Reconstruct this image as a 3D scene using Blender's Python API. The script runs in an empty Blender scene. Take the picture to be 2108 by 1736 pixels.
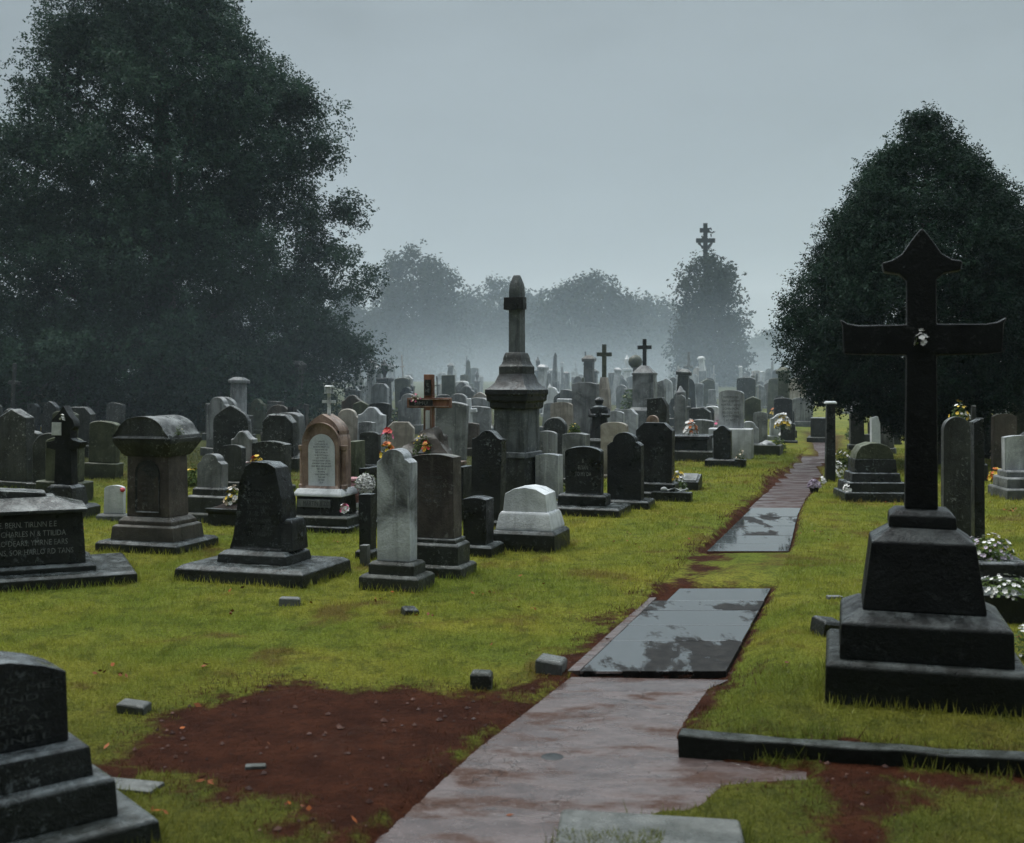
import bpy, bmesh, math, random
import numpy as np
from mathutils import Vector, Matrix, noise as mnoise
R = math.radians
rnd = random.Random(7)
rng = np.random.default_rng(11)
sc = bpy.context.scene
COL = sc.collection

# ------------------------------------------------------------------ survey of the place
# The camera stands at the origin, 1.8 m up, looking along +Y.  F is the focal length in
# units of the survey sheet (2108 wide); the eye level is on row 785 of it.
F, CX, HY, EYE = 2342.0, 1054.0, 785.0, 1.8
PATH_K, PATH_A = 0.325, -1.925          # left edge of the path: x = A + K*y
TH = -18.0                               # graves stand square to the path


def rise(y):
    t = np.clip((np.asarray(y, float) - 24.0) / 100.0, 0, 1)
    return 1.75 * t * t * (3 - 2 * t)


def ground_at(px, py):
    """point of the ground seen at a survey mark"""
    Y = F * EYE / max(py - HY, 12.0)
    for _ in range(25):
        Y = 0.5 * Y + 0.5 * F * (EYE - float(rise(Y))) / max(py - HY, 8.0)
    return (px - CX) / F * Y, Y


def smooth(a, b, v):
    t = np.clip((v - a) / (b - a), 0, 1)
    return t * t * (3 - 2 * t)


def poly_world(pts):
    return np.array([ground_at(*p) for p in pts])


def poly_sdf(P, x, y):
    """signed distance (positive inside) of points to polygon P"""
    x = np.asarray(x, float); y = np.asarray(y, float)
    d = np.full(x.shape, 1e9); inside = np.zeros(x.shape, bool)
    n = len(P)
    for i in range(n):
        x0, y0 = P[i]; x1, y1 = P[(i + 1) % n]
        ex, ey = x1 - x0, y1 - y0
        t = np.clip(((x - x0) * ex + (y - y0) * ey) / (ex * ex + ey * ey + 1e-12), 0, 1)
        d = np.minimum(d, np.hypot(x - x0 - t * ex, y - y0 - t * ey))
        c = ((y0 > y) != (y1 > y)) & (x < ex * (y - y0) / (ey + 1e-12) + x0)
        inside ^= c
    return np.where(inside, d, -d)


_perm = rng.random((64, 64, 4))


def vnoise(x, y, s, k=0):
    """cheap smooth value noise"""
    x = np.asarray(x, float) * s + 100; y = np.asarray(y, float) * s + 100
    xi = np.floor(x).astype(int); yi = np.floor(y).astype(int)
    fx = x - xi; fy = y - yi
    fx = fx * fx * (3 - 2 * fx); fy = fy * fy * (3 - 2 * fy)
    T = _perm[:, :, k]
    g = lambda a, b: T[a % 64, b % 64]
    return (g(xi, yi) * (1 - fx) + g(xi + 1, yi) * fx) * (1 - fy) + (g(xi, yi + 1) * (1 - fx) + g(xi + 1, yi + 1) * fx) * fy


PATH_LOW = poly_world([(1176, 1378), (1085, 1447), (985, 1520), (900, 1594), (800, 1680), (700, 1766), (560, 1890), (1000, 1890), (1115, 1740), (1340, 1664), (1432, 1652), (1482, 1602), (1600, 1596), (1672, 1590), (1662, 1568), (1540, 1552), (1420, 1538), (1392, 1500), (1418, 1455), (1458, 1402), (1500, 1384)])
DIRT = [poly_world(p) for p in (
    [(200, 1572), (330, 1505), (410, 1432), (520, 1410), (700, 1414), (860, 1420), (960, 1436), (1040, 1420), (1110, 1385), (1190, 1325), (1280, 1262), (1345, 1222), (1400, 1180), (1470, 1112), (1560, 1015), (1605, 965), (1616, 965), (1570, 1030), (1500, 1120), (1400, 1215), (1250, 1335), (1200, 1380), (1020, 1490), (880, 1610), (700, 1766), (640, 1690), (560, 1655), (450, 1640), (420, 1604), (310, 1588)],
    [(1400, 1520), (1500, 1545), (1700, 1566), (2108, 1600), (2108, 1625), (1850, 1600), (1790, 1680), (1830, 1736), (1760, 1736), (1700, 1640), (1650, 1595), (1480, 1580)],
    [(1455, 1400), (1510, 1376), (1512, 1400), (1440, 1460), (1400, 1530), (1380, 1520), (1400, 1470)],
    [(170, 1590), (250, 1560), (330, 1580), (250, 1600)],
)]
SLABS_NEAR = [(1376, 1314), (1314, 1282), (1282, 1251), (1251, 1231), (1231, 1206)]   # rows of slabs, from - to
SLABS_FAR = [(1130, 1115), (1115, 1098), (1098, 1079), (1079, 1060), (1060, 1042)]


def path_left(y):
    return PATH_A + PATH_K * y


def path_width(y):
    return 0.95 - 0.20 * float(smooth(11, 17, np.array(y)))


def path_inside(x, y):
    """metres inside (positive) the long straight path"""
    x = np.asarray(x, float); y = np.asarray(y, float)
    w = 0.95 - 0.20 * smooth(11, 17, y)
    l = PATH_A + PATH_K * y
    return np.minimum(np.minimum(x - l, l + w - x), np.minimum(y - 6.9, 37.0 - y))


def crossing(y):
    """the grassed over piece of path between the two runs of slabs"""
    return smooth(9.95, 10.2, y) * (1 - smooth(11.9, 12.2, y))


def dirt_amount(x, y):
    v = np.full(np.asarray(x, float).shape, 0.0)
    for P in DIRT:
        v = np.maximum(v, smooth(-0.30, 0.22, poly_sdf(P, x, y) + 0.34 * (vnoise(x, y, 3.1) - .5) + .20 * (vnoise(x, y, 9, 3) - .5) + .14 * (vnoise(x, y, 22, 1) - .5)))
    pe = path_inside(x, y)
    v = np.maximum(v, smooth(-0.10, 0.02, pe + 0.06 * (vnoise(x, y, 9, 2) - .5)) * (1 - crossing(y)))
    v = np.maximum(v, smooth(-0.05, 0.03, poly_sdf(PATH_LOW, x, y)))
    return v


def ground_z(x, y):
    x = np.asarray(x, float); y = np.asarray(y, float)
    und = 0.035 * (vnoise(x, y, .45) - .5) + 0.02 * (vnoise(x, y, 1.3, 1) - .5)
    p = np.maximum(smooth(-0.05, 0.03, path_inside(x, y)) * (1 - crossing(y)), smooth(-0.04, 0.03, poly_sdf(PATH_LOW, x, y)))
    lawn = 0.07 * smooth(0.0, .3, x - path_left(y) - 1.0) * (1 - smooth(7.5, 11, y)) * smooth(5.62, 5.70, y + 0.23 * (x - .84))
    return rise(y) + und * (1 - p) - 0.055 * p - 0.012 * dirt_amount(x, y) + lawn


def gz(x, y):
    return float(ground_z(np.array([x]), np.array([y]))[0])


# ------------------------------------------------------------------ materials
def new_mat(name):
    m = bpy.data.materials.new(name); m.use_nodes = True
    nt = m.node_tree; nt.nodes.clear()
    return m, nt, nt.nodes, nt.links


class N:
    """small node helper"""
    def __init__(s, nt):
        s.nt = nt; s.n = nt.nodes; s.l = nt.links

    def add(s, t, **kw):
        n = s.n.new(t)
        for k, v in kw.items():
            setattr(n, k, v)
        return n

    def put(s, sock, v):
        if hasattr(v, 'is_output') or isinstance(v, bpy.types.NodeSocket):
            s.l.new(v, sock)
        else:
            sock.default_value = v

    def noise(s, scale, detail=4, rough=.55, vec=None, dist=0.0):
        n = s.add('ShaderNodeTexNoise'); n.inputs['Scale'].default_value = scale
        n.inputs['Detail'].default_value = detail; n.inputs['Roughness'].default_value = rough
        n.inputs['Distortion'].default_value = dist
        if vec is not None: s.l.new(vec, n.inputs['Vector'])
        return n.outputs['Fac']

    def ramp(s, fac, a, b, lo=0.0, hi=1.0):
        n = s.add('ShaderNodeMapRange', interpolation_type='SMOOTHSTEP')
        s.put(n.inputs['Value'], fac)
        n.inputs['From Min'].default_value = a; n.inputs['From Max'].default_value = b
        n.inputs['To Min'].default_value = lo; n.inputs['To Max'].default_value = hi
        return n.outputs['Result']

    def mix(s, fac, a, b):
        n = s.add('ShaderNodeMix', data_type='RGBA')
        s.put(n.inputs[0], fac)
        for sock, v in ((n.inputs[6], a), (n.inputs[7], b)):
            s.put(sock, v if not isinstance(v, tuple) or len(v) == 4 else (*v, 1.0))
        return n.outputs[2]

    def math(s, op, a, b=0.0):
        n = s.add('ShaderNodeMath', operation=op)
        s.put(n.inputs[0], a); s.put(n.inputs[1], b)
        return n.outputs[0]

    def scalevec(s, vec, v):
        n = s.add('ShaderNodeMapping'); n.inputs['Scale'].default_value = v
        s.l.new(vec, n.inputs['Vector'])
        return n.outputs['Vector']

    def bump(s, h, strength=.4, dist=.01, normal=None):
        n = s.add('ShaderNodeBump'); n.inputs['Strength'].default_value = strength
        n.inputs['Distance'].default_value = dist
        s.l.new(h, n.inputs['Height'])
        if normal is not None: s.l.new(normal, n.inputs['Normal'])
        return n.outputs['Normal']

    def finish(s, color, rough=.6, spec=.5, normal=None, **kw):
        b = s.add('ShaderNodeBsdfPrincipled'); o = s.add('ShaderNodeOutputMaterial')
        s.put(b.inputs['Base Color'], color if not isinstance(color, tuple) else (*color, 1.0) if len(color) == 3 else color)
        s.put(b.inputs['Roughness'], rough)
        s.put(b.inputs['Specular IOR Level'], spec)
        if normal is not None: s.l.new(normal, b.inputs['Normal'])
        for k, v in kw.items():
            s.put(b.inputs[k.replace('_', ' ')], v)
        s.l.new(b.outputs[0], o.inputs['Surface'])
        return b


def stone_mat(name, dark, light, lichen=(.32, .33, .31), lich=.25, streak=.5, moss=.5, rough=.5, top=.5, scale=2.2, spec=.3):
    m, nt, _, _ = new_mat(name); h = N(nt)
    g = h.add('ShaderNodeNewGeometry'); pos = g.outputs['Position']
    big = h.noise(scale, 7, .62, pos, .6)
    col = h.mix(h.ramp(big, .32, .68), dark, light)
    st = h.noise(1.0, 5, .6, h.scalevec(pos, (9, 9, .8)), .3)
    st2 = h.ramp(st, .45, .72)
    col = h.mix(h.math('MULTIPLY', st2, streak), col, tuple(c * .35 for c in dark))
    st3 = h.ramp(h.noise(1.0, 4, .6, h.scalevec(pos, (14, 14, 1.1)), .2), .58, .75)
    col = h.mix(h.math('MULTIPLY', st3, streak * .6), col, tuple(min(1, c * 1.5) for c in light))
    fine = h.noise(60, 4, .7, pos)
    spots = h.noise(22, 6, .75, pos, .4)
    patch = h.ramp(h.noise(3.1, 3, .5, pos), .42, .62)
    lk = h.math('MULTIPLY', h.ramp(spots, .55, .63), patch)
    speck = h.math('MULTIPLY', h.ramp(h.noise(95, 3, .8, pos), .60, .68), h.ramp(h.noise(4.3, 4, .6, pos), .45, .62))
    lk = h.math('MAXIMUM', lk, speck)
    col = h.mix(h.math('MULTIPLY', lk, lich), col, lichen)
    sep = h.add('ShaderNodeSeparateXYZ'); nt.links.new(g.outputs['Normal'], sep.inputs[0])
    up = h.ramp(sep.outputs['Z'], .25, .85)
    upn = h.math('MULTIPLY', up, h.ramp(h.noise(7, 5, .65, pos), .35, .7))
    col = h.mix(h.math('MULTIPLY', upn, top), col, lichen)
    if moss > 0:
        ps = h.add('ShaderNodeSeparateXYZ'); nt.links.new(pos, ps.inputs[0])
        low = h.ramp(h.math('ADD', ps.outputs['Z'], h.math('MULTIPLY', h.noise(5, 4, .6, pos), -.35)), .35, -.15)
        col = h.mix(h.math('MULTIPLY', low, moss), col, (.016, .021, .009))
    col = h.mix(h.math('MULTIPLY', h.ramp(fine, .4, .75), .25), col, tuple(c * .4 for c in dark))
    hgt = h.math('ADD', h.math('MULTIPLY', fine, .5), h.math('ADD', spots, h.math('MULTIPLY', big, .8)))
    r = h.math('ADD', h.ramp(h.noise(5, 4, .6, pos), .3, .7, rough - .18, rough + .2), h.math('MULTIPLY', up, -.20))
    h.finish(col, r, spec, h.bump(hgt, .55, .02))
    return m


def plain_mat(name, color, rough=.6, var=.35, scale=14, bump=.3):
    m, nt, _, _ = new_mat(name); h = N(nt)
    g = h.add('ShaderNodeNewGeometry'); pos = g.outputs['Position']
    n = h.noise(scale, 5, .6, pos)
    col = h.mix(h.ramp(n, .3, .7), tuple(c * (1 - var) for c in color), tuple(min(1, c * (1 + var)) for c in color))
    h.finish(col, rough, .4, h.bump(n, bump, .01))
    return m


M = {}
M['black'] = stone_mat('black_stone', (.006, .007, .008), (.020, .023, .024), (.22, .25, .26), .55, .45, .35, .40, .75, 2.2, .28)
M['cross'] = stone_mat('sooty_stone', (.003, .004, .0045), (.008, .010, .010), (.15, .17, .17), .16, .4, .3, .55, .5, 2.2, .18)
M['dark'] = stone_mat('dark_stone', (.014, .017, .017), (.050, .054, .052), (.30, .32, .31), .75, .7, .6, .5, .7)
M['brown'] = stone_mat('brown_stone', (.030, .025, .021), (.095, .080, .068), (.25, .26, .23), .55, .6, .6, .55, .55)
M['grey'] = stone_mat('grey_stone', (.085, .092, .094), (.25, .265, .27), (.42, .43, .42), .6, .7, .6, .55, .5)
M['pale'] = stone_mat('pale_stone', (.24, .255, .265), (.52, .55, .565), (.60, .62, .63), .5, .6, .5, .5, .4)
M['white'] = stone_mat('white_stone', (.46, .49, .505), (.70, .73, .745), (.74, .76, .77), .3, .4, .45, .5, .35)
M['sand'] = stone_mat('sandstone', (.20, .18, .15), (.42, .385, .33), (.36, .36, .31), .4, .6, .5, .6, .4)
M['terracotta'] = stone_mat('reddish_stone', (.10, .060, .043), (.33, .235, .185), (.40, .37, .33), .6, .9, .5, .6, .4)
M['mid'] = stone_mat('weathered_stone', (.035, .042, .045), (.11, .125, .13), (.30, .32, .32), .5, .8, .5, .5, .5)
M['rust'] = stone_mat('rusty_red_stone', (.10, .042, .026), (.32, .15, .095), (.45, .40, .36), .6, .7, .3, .6, .4)
M['stained'] = stone_mat('stained_stone', (.045, .05, .052), (.58, .62, .65), (.50, .52, .53), .3, .55, .6, .5, .5, 1.9)
M['mossy'] = stone_mat('mossy_stone', (.03, .036, .022), (.085, .095, .06), (.22, .24, .17), .6, .5, .8, .6, .5)
M['panel'] = stone_mat('inscribed_marble', (.44, .48, .52), (.60, .63, .66), (.68, .70, .72), .2, .25, 0, .45, .2)
M['letters_pale'] = plain_mat('pale_lettering', (.16, .17, .17), .6, .4, 30)
M['letters_dim'] = plain_mat('worn_lettering', (.05, .055, .055), .6, .5, 30)
M['letters_dark'] = plain_mat('dark_lettering', (.03, .032, .035), .6, .4, 30)
M['metal'] = plain_mat('pale_painted_metal', (.40, .43, .44), .4, .5, 18)
M['iron'] = plain_mat('dark_iron', (.012, .015, .016), .45, .4, 20)
M['plaster'] = plain_mat('pale_plaque', (.42, .44, .45), .6, .25, 9)
M['pink'] = plain_mat('pink_cloth', (.32, .17, .18), .8, .35, 40, .6)
M['glass'] = plain_mat('pale_pot', (.40, .42, .42), .25, .3, 10)
M['redball'] = plain_mat('red_flower_ball', (.45, .06, .08), .6, .4, 60, .6)
M['soil'] = plain_mat('dark_soil', (.016, .011, .008), .9, .5, 30, .8)


def petal(name, c):
    return plain_mat(name, c, .6, .25, 50, .2)


P_WHITE = petal('white_petals', (.62, .62, .60)); P_YEL = petal('yellow_petals', (.55, .38, .03)); P_OR = petal('orange_petals', (.50, .13, .02))
P_PINK = petal('pink_petals', (.50, .10, .20)); P_MAUVE = petal('mauve_petals', (.42, .36, .44)); P_CREAM = petal('cream_petals', (.50, .42, .33)); P_RED = petal('red_petals', (.42, .03, .02))


def leaf_mat(name, a, b, trans=.25):
    m, nt, _, _ = new_mat(name); h = N(nt)
    at = h.add('ShaderNodeAttribute', attribute_name='tone')
    g = h.add('ShaderNodeNewGeometry')
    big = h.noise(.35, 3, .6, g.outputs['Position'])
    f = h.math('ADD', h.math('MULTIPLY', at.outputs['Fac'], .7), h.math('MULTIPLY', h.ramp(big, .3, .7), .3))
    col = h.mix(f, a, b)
    b1 = h.add('ShaderNodeBsdfPrincipled'); nt.links.new(col, b1.inputs['Base Color'])
    b1.inputs['Roughness'].default_value = .7; b1.inputs['Specular IOR Level'].default_value = .1
    t = h.add('ShaderNodeBsdfTranslucent'); nt.links.new(col, t.inputs['Color'])
    ms = h.add('ShaderNodeMixShader'); ms.inputs[0].default_value = trans
    nt.links.new(b1.outputs[0], ms.inputs[1]); nt.links.new(t.outputs[0], ms.inputs[2])
    o = h.add('ShaderNodeOutputMaterial'); nt.links.new(ms.outputs[0], o.inputs['Surface'])
    return m


M['leaf_big'] = leaf_mat('big_tree_leaves', (.005, .016, .012), (.036, .078, .046))
M['leaf_yew'] = leaf_mat('yew_leaves', (.003, .011, .007), (.016, .044, .024))
M['leaf_far'] = leaf_mat('far_tree_leaves', (.012, .020, .014), (.035, .050, .030))
M['leaf_plant'] = leaf_mat('plant_leaves', (.030, .050, .015), (.10, .15, .04))
M['bark'] = plain_mat('wet_bark', (.018, .017, .015), .7, .5, 9, .9)


def grass_colour(h, pos):
    """patchy wet lawn colour in world space, shared by the soil sheet and the blades"""
    a = h.noise(.55, 4, .6, pos); b = h.noise(2.3, 4, .6, pos); c = h.noise(9, 3, .6, pos)
    col = h.mix(h.ramp(a, .35, .65), (.235, .295, .038), (.40, .39, .055))
    col = h.mix(h.math('MULTIPLY', h.ramp(b, .45, .75), .55), col, (.13, .19, .026))
    col = h.mix(h.math('MULTIPLY', h.ramp(h.noise(5.5, 4, .65, pos, .3), .48, .64), .6), col, (.090, .115, .018))
    br = h.math('MULTIPLY', h.ramp(h.noise(1.1, 5, .65, pos, .5), .54, .66), .85)
    col = h.mix(br, col, (.19, .125, .036))
    # foreground shade painted in: turf colour darkened towards the camera
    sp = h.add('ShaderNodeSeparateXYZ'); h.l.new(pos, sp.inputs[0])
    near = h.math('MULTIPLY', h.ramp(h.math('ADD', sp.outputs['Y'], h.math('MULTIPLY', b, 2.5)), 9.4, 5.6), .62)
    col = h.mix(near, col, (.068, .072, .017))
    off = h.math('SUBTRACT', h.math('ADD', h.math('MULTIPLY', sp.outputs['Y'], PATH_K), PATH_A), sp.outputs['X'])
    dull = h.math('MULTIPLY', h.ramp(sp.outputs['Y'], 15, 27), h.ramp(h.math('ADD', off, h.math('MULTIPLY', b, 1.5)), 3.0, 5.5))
    col = h.mix(h.math('MULTIPLY', dull, .82), col, (.055, .062, .040))  # far turf left of the path greyed in its colour to look misty
    return col, c


def make_ground_mat():
    m, nt, _, _ = new_mat('lawn_soil'); h = N(nt)
    g = h.add('ShaderNodeNewGeometry'); pos = g.outputs['Position']
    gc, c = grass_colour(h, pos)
    gc = h.mix(.22, gc, (.03, .032, .010))
    gc = h.mix(h.math('MULTIPLY', h.ramp(h.noise(45, 4, .7, pos), .4, .65), .6), gc, (.018, .024, .006))
    at = h.add('ShaderNodeAttribute', attribute_name='dirt')
    n1 = h.noise(4, 6, .65, pos); n2 = h.noise(26, 5, .7, pos); n3 = h.noise(110, 3, .7, pos)
    d = h.mix(h.ramp(n1, .3, .7), (.040, .012, .0055), (.082, .027, .0125))
    d = h.mix(h.math('MULTIPLY', h.ramp(n2, .45, .7), .6), d, (.022, .006, .003))
    d = h.mix(h.math('MULTIPLY', h.ramp(n3, .62, .74), .22), d, (.15, .085, .065))
    k = h.ramp(h.math('ADD', at.outputs['Fac'], h.math('MULTIPLY', h.math('SUBTRACT', h.noise(14, 5, .7, pos), .5), 1.2)), .22, .78)
    col = h.mix(k, gc, d)
    wet = h.ramp(h.noise(1.7, 4, .6, pos, .4), .55, .68)
    rr = h.mix(k, (.8, .8, .8), h.mix(wet, (.75, .75, .75), (.45, .45, .45)))
    hb = h.math('ADD', n2, h.math('ADD', h.math('MULTIPLY', n3, .6), h.math('MULTIPLY', n1, 1.5)))
    h.finish(col, rr, .06, h.bump(hb, 1.0, .06))
    return m


def make_blade_mat():
    m, nt, _, _ = new_mat('grass_blades'); h = N(nt)
    g = h.add('ShaderNodeNewGeometry'); pos = g.outputs['Position']
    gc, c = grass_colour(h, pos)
    at = h.add('ShaderNodeAttribute', attribute_name='tone')
    col = h.mix(h.math('MULTIPLY', at.outputs['Fac'], .55), gc, (.045, .065, .012))
    col = h.mix(h.math('MULTIPLY', h.ramp(at.outputs['Fac'], .22, .0), .5), col, (.22, .20, .05))
    col = h.mix(h.ramp(at.outputs['Fac'], .92, .97), col, (.075, .032, .015))
    b1 = h.add('ShaderNodeBsdfPrincipled'); nt.links.new(col, b1.inputs['Base Color'])
    b1.inputs['Roughness'].default_value = .45; b1.inputs['Specular IOR Level'].default_value = .3
    t = h.add('ShaderNodeBsdfTranslucent'); nt.links.new(col, t.inputs['Color'])
    ms = h.add('ShaderNodeMixShader'); ms.inputs[0].default_value = .35
    nt.links.new(b1.outputs[0], ms.inputs[1]); nt.links.new(t.outputs[0], ms.inputs[2])
    o = h.add('ShaderNodeOutputMaterial'); nt.links.new(ms.outputs[0], o.inputs['Surface'])
    return m


def make_path_mat():
    m, nt, _, _ = new_mat('wet_reddish_path'); h = N(nt)
    g = h.add('ShaderNodeNewGeometry'); pos = g.outputs['Position']
    rot = h.add('ShaderNodeMapping'); rot.inputs['Rotation'].default_value = (0, 0, R(10)); rot.inputs['Scale'].default_value = (1, 2.2, 1)
    nt.links.new(pos, rot.inputs['Vector']); pv = rot.outputs['Vector']
    a = h.noise(2.1, 5, .6, pv, .25); b = h.noise(9, 5, .65, pv, .4); c = h.noise(130, 3, .7, pos); e = h.noise(1.5, 5, .6, pv, .5)
    col = h.mix(h.ramp(b, .3, .7), (.046, .031, .028), (.098, .070, .065))
    mud = h.math('MULTIPLY', h.ramp(a, .44, .66), h.ramp(h.noise(30, 4, .7, pos), .15, .60, .45, 1.0))
    col = h.mix(h.math('MULTIPLY', mud, .85), col, (.052, .025, .015))
    col = h.mix(h.math('MULTIPLY', h.ramp(c, .48, .70), .55), col, (.022, .013, .011))
    col = h.mix(h.math('MULTIPLY', h.ramp(h.noise(75, 2, .6, pos), .62, .70), .45), col, (.20, .16, .15))
    crack = h.add('ShaderNodeTexVoronoi', feature='DISTANCE_TO_EDGE'); crack.inputs['Scale'].default_value = .8
    wob = h.add('ShaderNodeVectorMath', operation='ADD'); nt.links.new(pos, wob.inputs[0])
    nn = h.add('ShaderNodeTexNoise'); nn.inputs['Scale'].default_value = 3; nn.inputs['Detail'].default_value = 5; nt.links.new(pos, nn.inputs['Vector'])
    nt.links.new(nn.outputs['Color'], wob.inputs[1]); nt.links.new(wob.outputs[0], crack.inputs['Vector'])
    ck = h.ramp(crack.outputs['Distance'], .010, .0)
    col = h.mix(h.math('MULTIPLY', ck, .5), col, (.012, .008, .007))
    wet = h.ramp(e, .42, .60)
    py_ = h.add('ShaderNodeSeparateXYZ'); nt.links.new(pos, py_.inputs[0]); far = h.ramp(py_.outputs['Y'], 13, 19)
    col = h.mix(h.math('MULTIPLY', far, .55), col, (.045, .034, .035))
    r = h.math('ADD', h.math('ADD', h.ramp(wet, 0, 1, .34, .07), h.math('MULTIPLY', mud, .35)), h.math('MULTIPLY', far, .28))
    hb = h.math('ADD', h.math('MULTIPLY', b, .8), h.math('ADD', h.math('MULTIPLY', c, .25), h.math('MULTIPLY', ck, -.5)))
    bn = h.add('ShaderNodeBump'); bn.inputs['Distance'].default_value = .012
    nt.links.new(hb, bn.inputs['Height']); nt.links.new(h.ramp(wet, 0, 1, .75, .10), bn.inputs['Strength'])
    h.finish(col, r, h.math('MULTIPLY', h.ramp(mud, 0, 1, .9, .12), h.ramp(far, 0, 1, 1.0, .3)), bn.outputs['Normal'])
    return m


def make_slab_mat():
    m, nt, _, _ = new_mat('flooded_slab'); h = N(nt)
    g = h.add('ShaderNodeNewGeometry'); pos = g.outputs['Position']
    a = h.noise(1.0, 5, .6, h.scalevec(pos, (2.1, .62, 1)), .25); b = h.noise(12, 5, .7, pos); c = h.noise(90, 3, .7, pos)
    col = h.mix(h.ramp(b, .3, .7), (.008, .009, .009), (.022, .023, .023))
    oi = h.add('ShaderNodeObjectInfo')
    dry = h.ramp(h.math('ADD', h.math('ADD', a, h.math('MULTIPLY', h.math('SUBTRACT', h.noise(24, 4, .7, pos), .5), .10)), h.math('MULTIPLY', h.math('SUBTRACT', oi.outputs['Random'], .5), .14)), .545, .60)  # dark matte patches painted in place of dark reflections in the water
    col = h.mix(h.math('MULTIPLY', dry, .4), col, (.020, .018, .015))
    bn = h.add('ShaderNodeBump'); bn.inputs['Distance'].default_value = .01; bn.inputs['Strength'].default_value = .6
    nt.links.new(h.math('ADD', b, h.math('MULTIPLY', c, .5)), bn.inputs['Height'])
    wet = h.add('ShaderNodeBsdfPrincipled'); nt.links.new(col, wet.inputs['Base Color'])
    wet.inputs['Roughness'].default_value = .035; wet.inputs['IOR'].default_value = 4.6
    b2 = h.add('ShaderNodeBump'); b2.inputs['Distance'].default_value = .004; b2.inputs['Strength'].default_value = .05
    nt.links.new(h.noise(7, 2, .5, pos), b2.inputs['Height']); nt.links.new(b2.outputs[0], wet.inputs['Normal'])
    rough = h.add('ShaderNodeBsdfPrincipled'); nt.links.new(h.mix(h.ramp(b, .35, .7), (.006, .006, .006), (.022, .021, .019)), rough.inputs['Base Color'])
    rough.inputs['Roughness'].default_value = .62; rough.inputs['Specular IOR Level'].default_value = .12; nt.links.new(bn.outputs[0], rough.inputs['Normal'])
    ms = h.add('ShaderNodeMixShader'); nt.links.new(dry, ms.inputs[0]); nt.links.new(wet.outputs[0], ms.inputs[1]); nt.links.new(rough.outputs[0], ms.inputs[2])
    o = h.add('ShaderNodeOutputMaterial'); nt.links.new(ms.outputs[0], o.inputs['Surface'])
    return m


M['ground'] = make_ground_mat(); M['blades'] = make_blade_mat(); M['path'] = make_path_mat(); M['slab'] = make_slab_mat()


# ------------------------------------------------------------------ object helpers
def tag(o, label=None, cat=None, group=None, kind=None):
    if label: o['label'] = label
    if cat: o['category'] = cat
    if group: o['group'] = group
    if kind: o['kind'] = kind
    elif cat and ('pillar' in o.name or 'kerb' in o.name): o['kind'] = 'thing'
    return o


def link(name, me, mat, parent=None):
    o = bpy.data.objects.new(name, me); COL.objects.link(o)
    if mat is not None: me.materials.append(mat)
    if parent is not None: o.parent = parent
    return o


def thing(name, label, cat, x, y, rot=0.0, group=None, lean=0.0, sink=.02):
    o = bpy.data.objects.new(name, None); COL.objects.link(o)
    o.empty_display_size = .2
    o.location = (x, y, gz(x, y) - sink)
    o.rotation_euler = (R(rnd.uniform(-1, 1) * lean), R(rnd.uniform(-1, 1) * lean), R(rot))
    return tag(o, label, cat, group)


FOOT = []            # footprints (x, y, rot, w, d) for the tufts of grass


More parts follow.
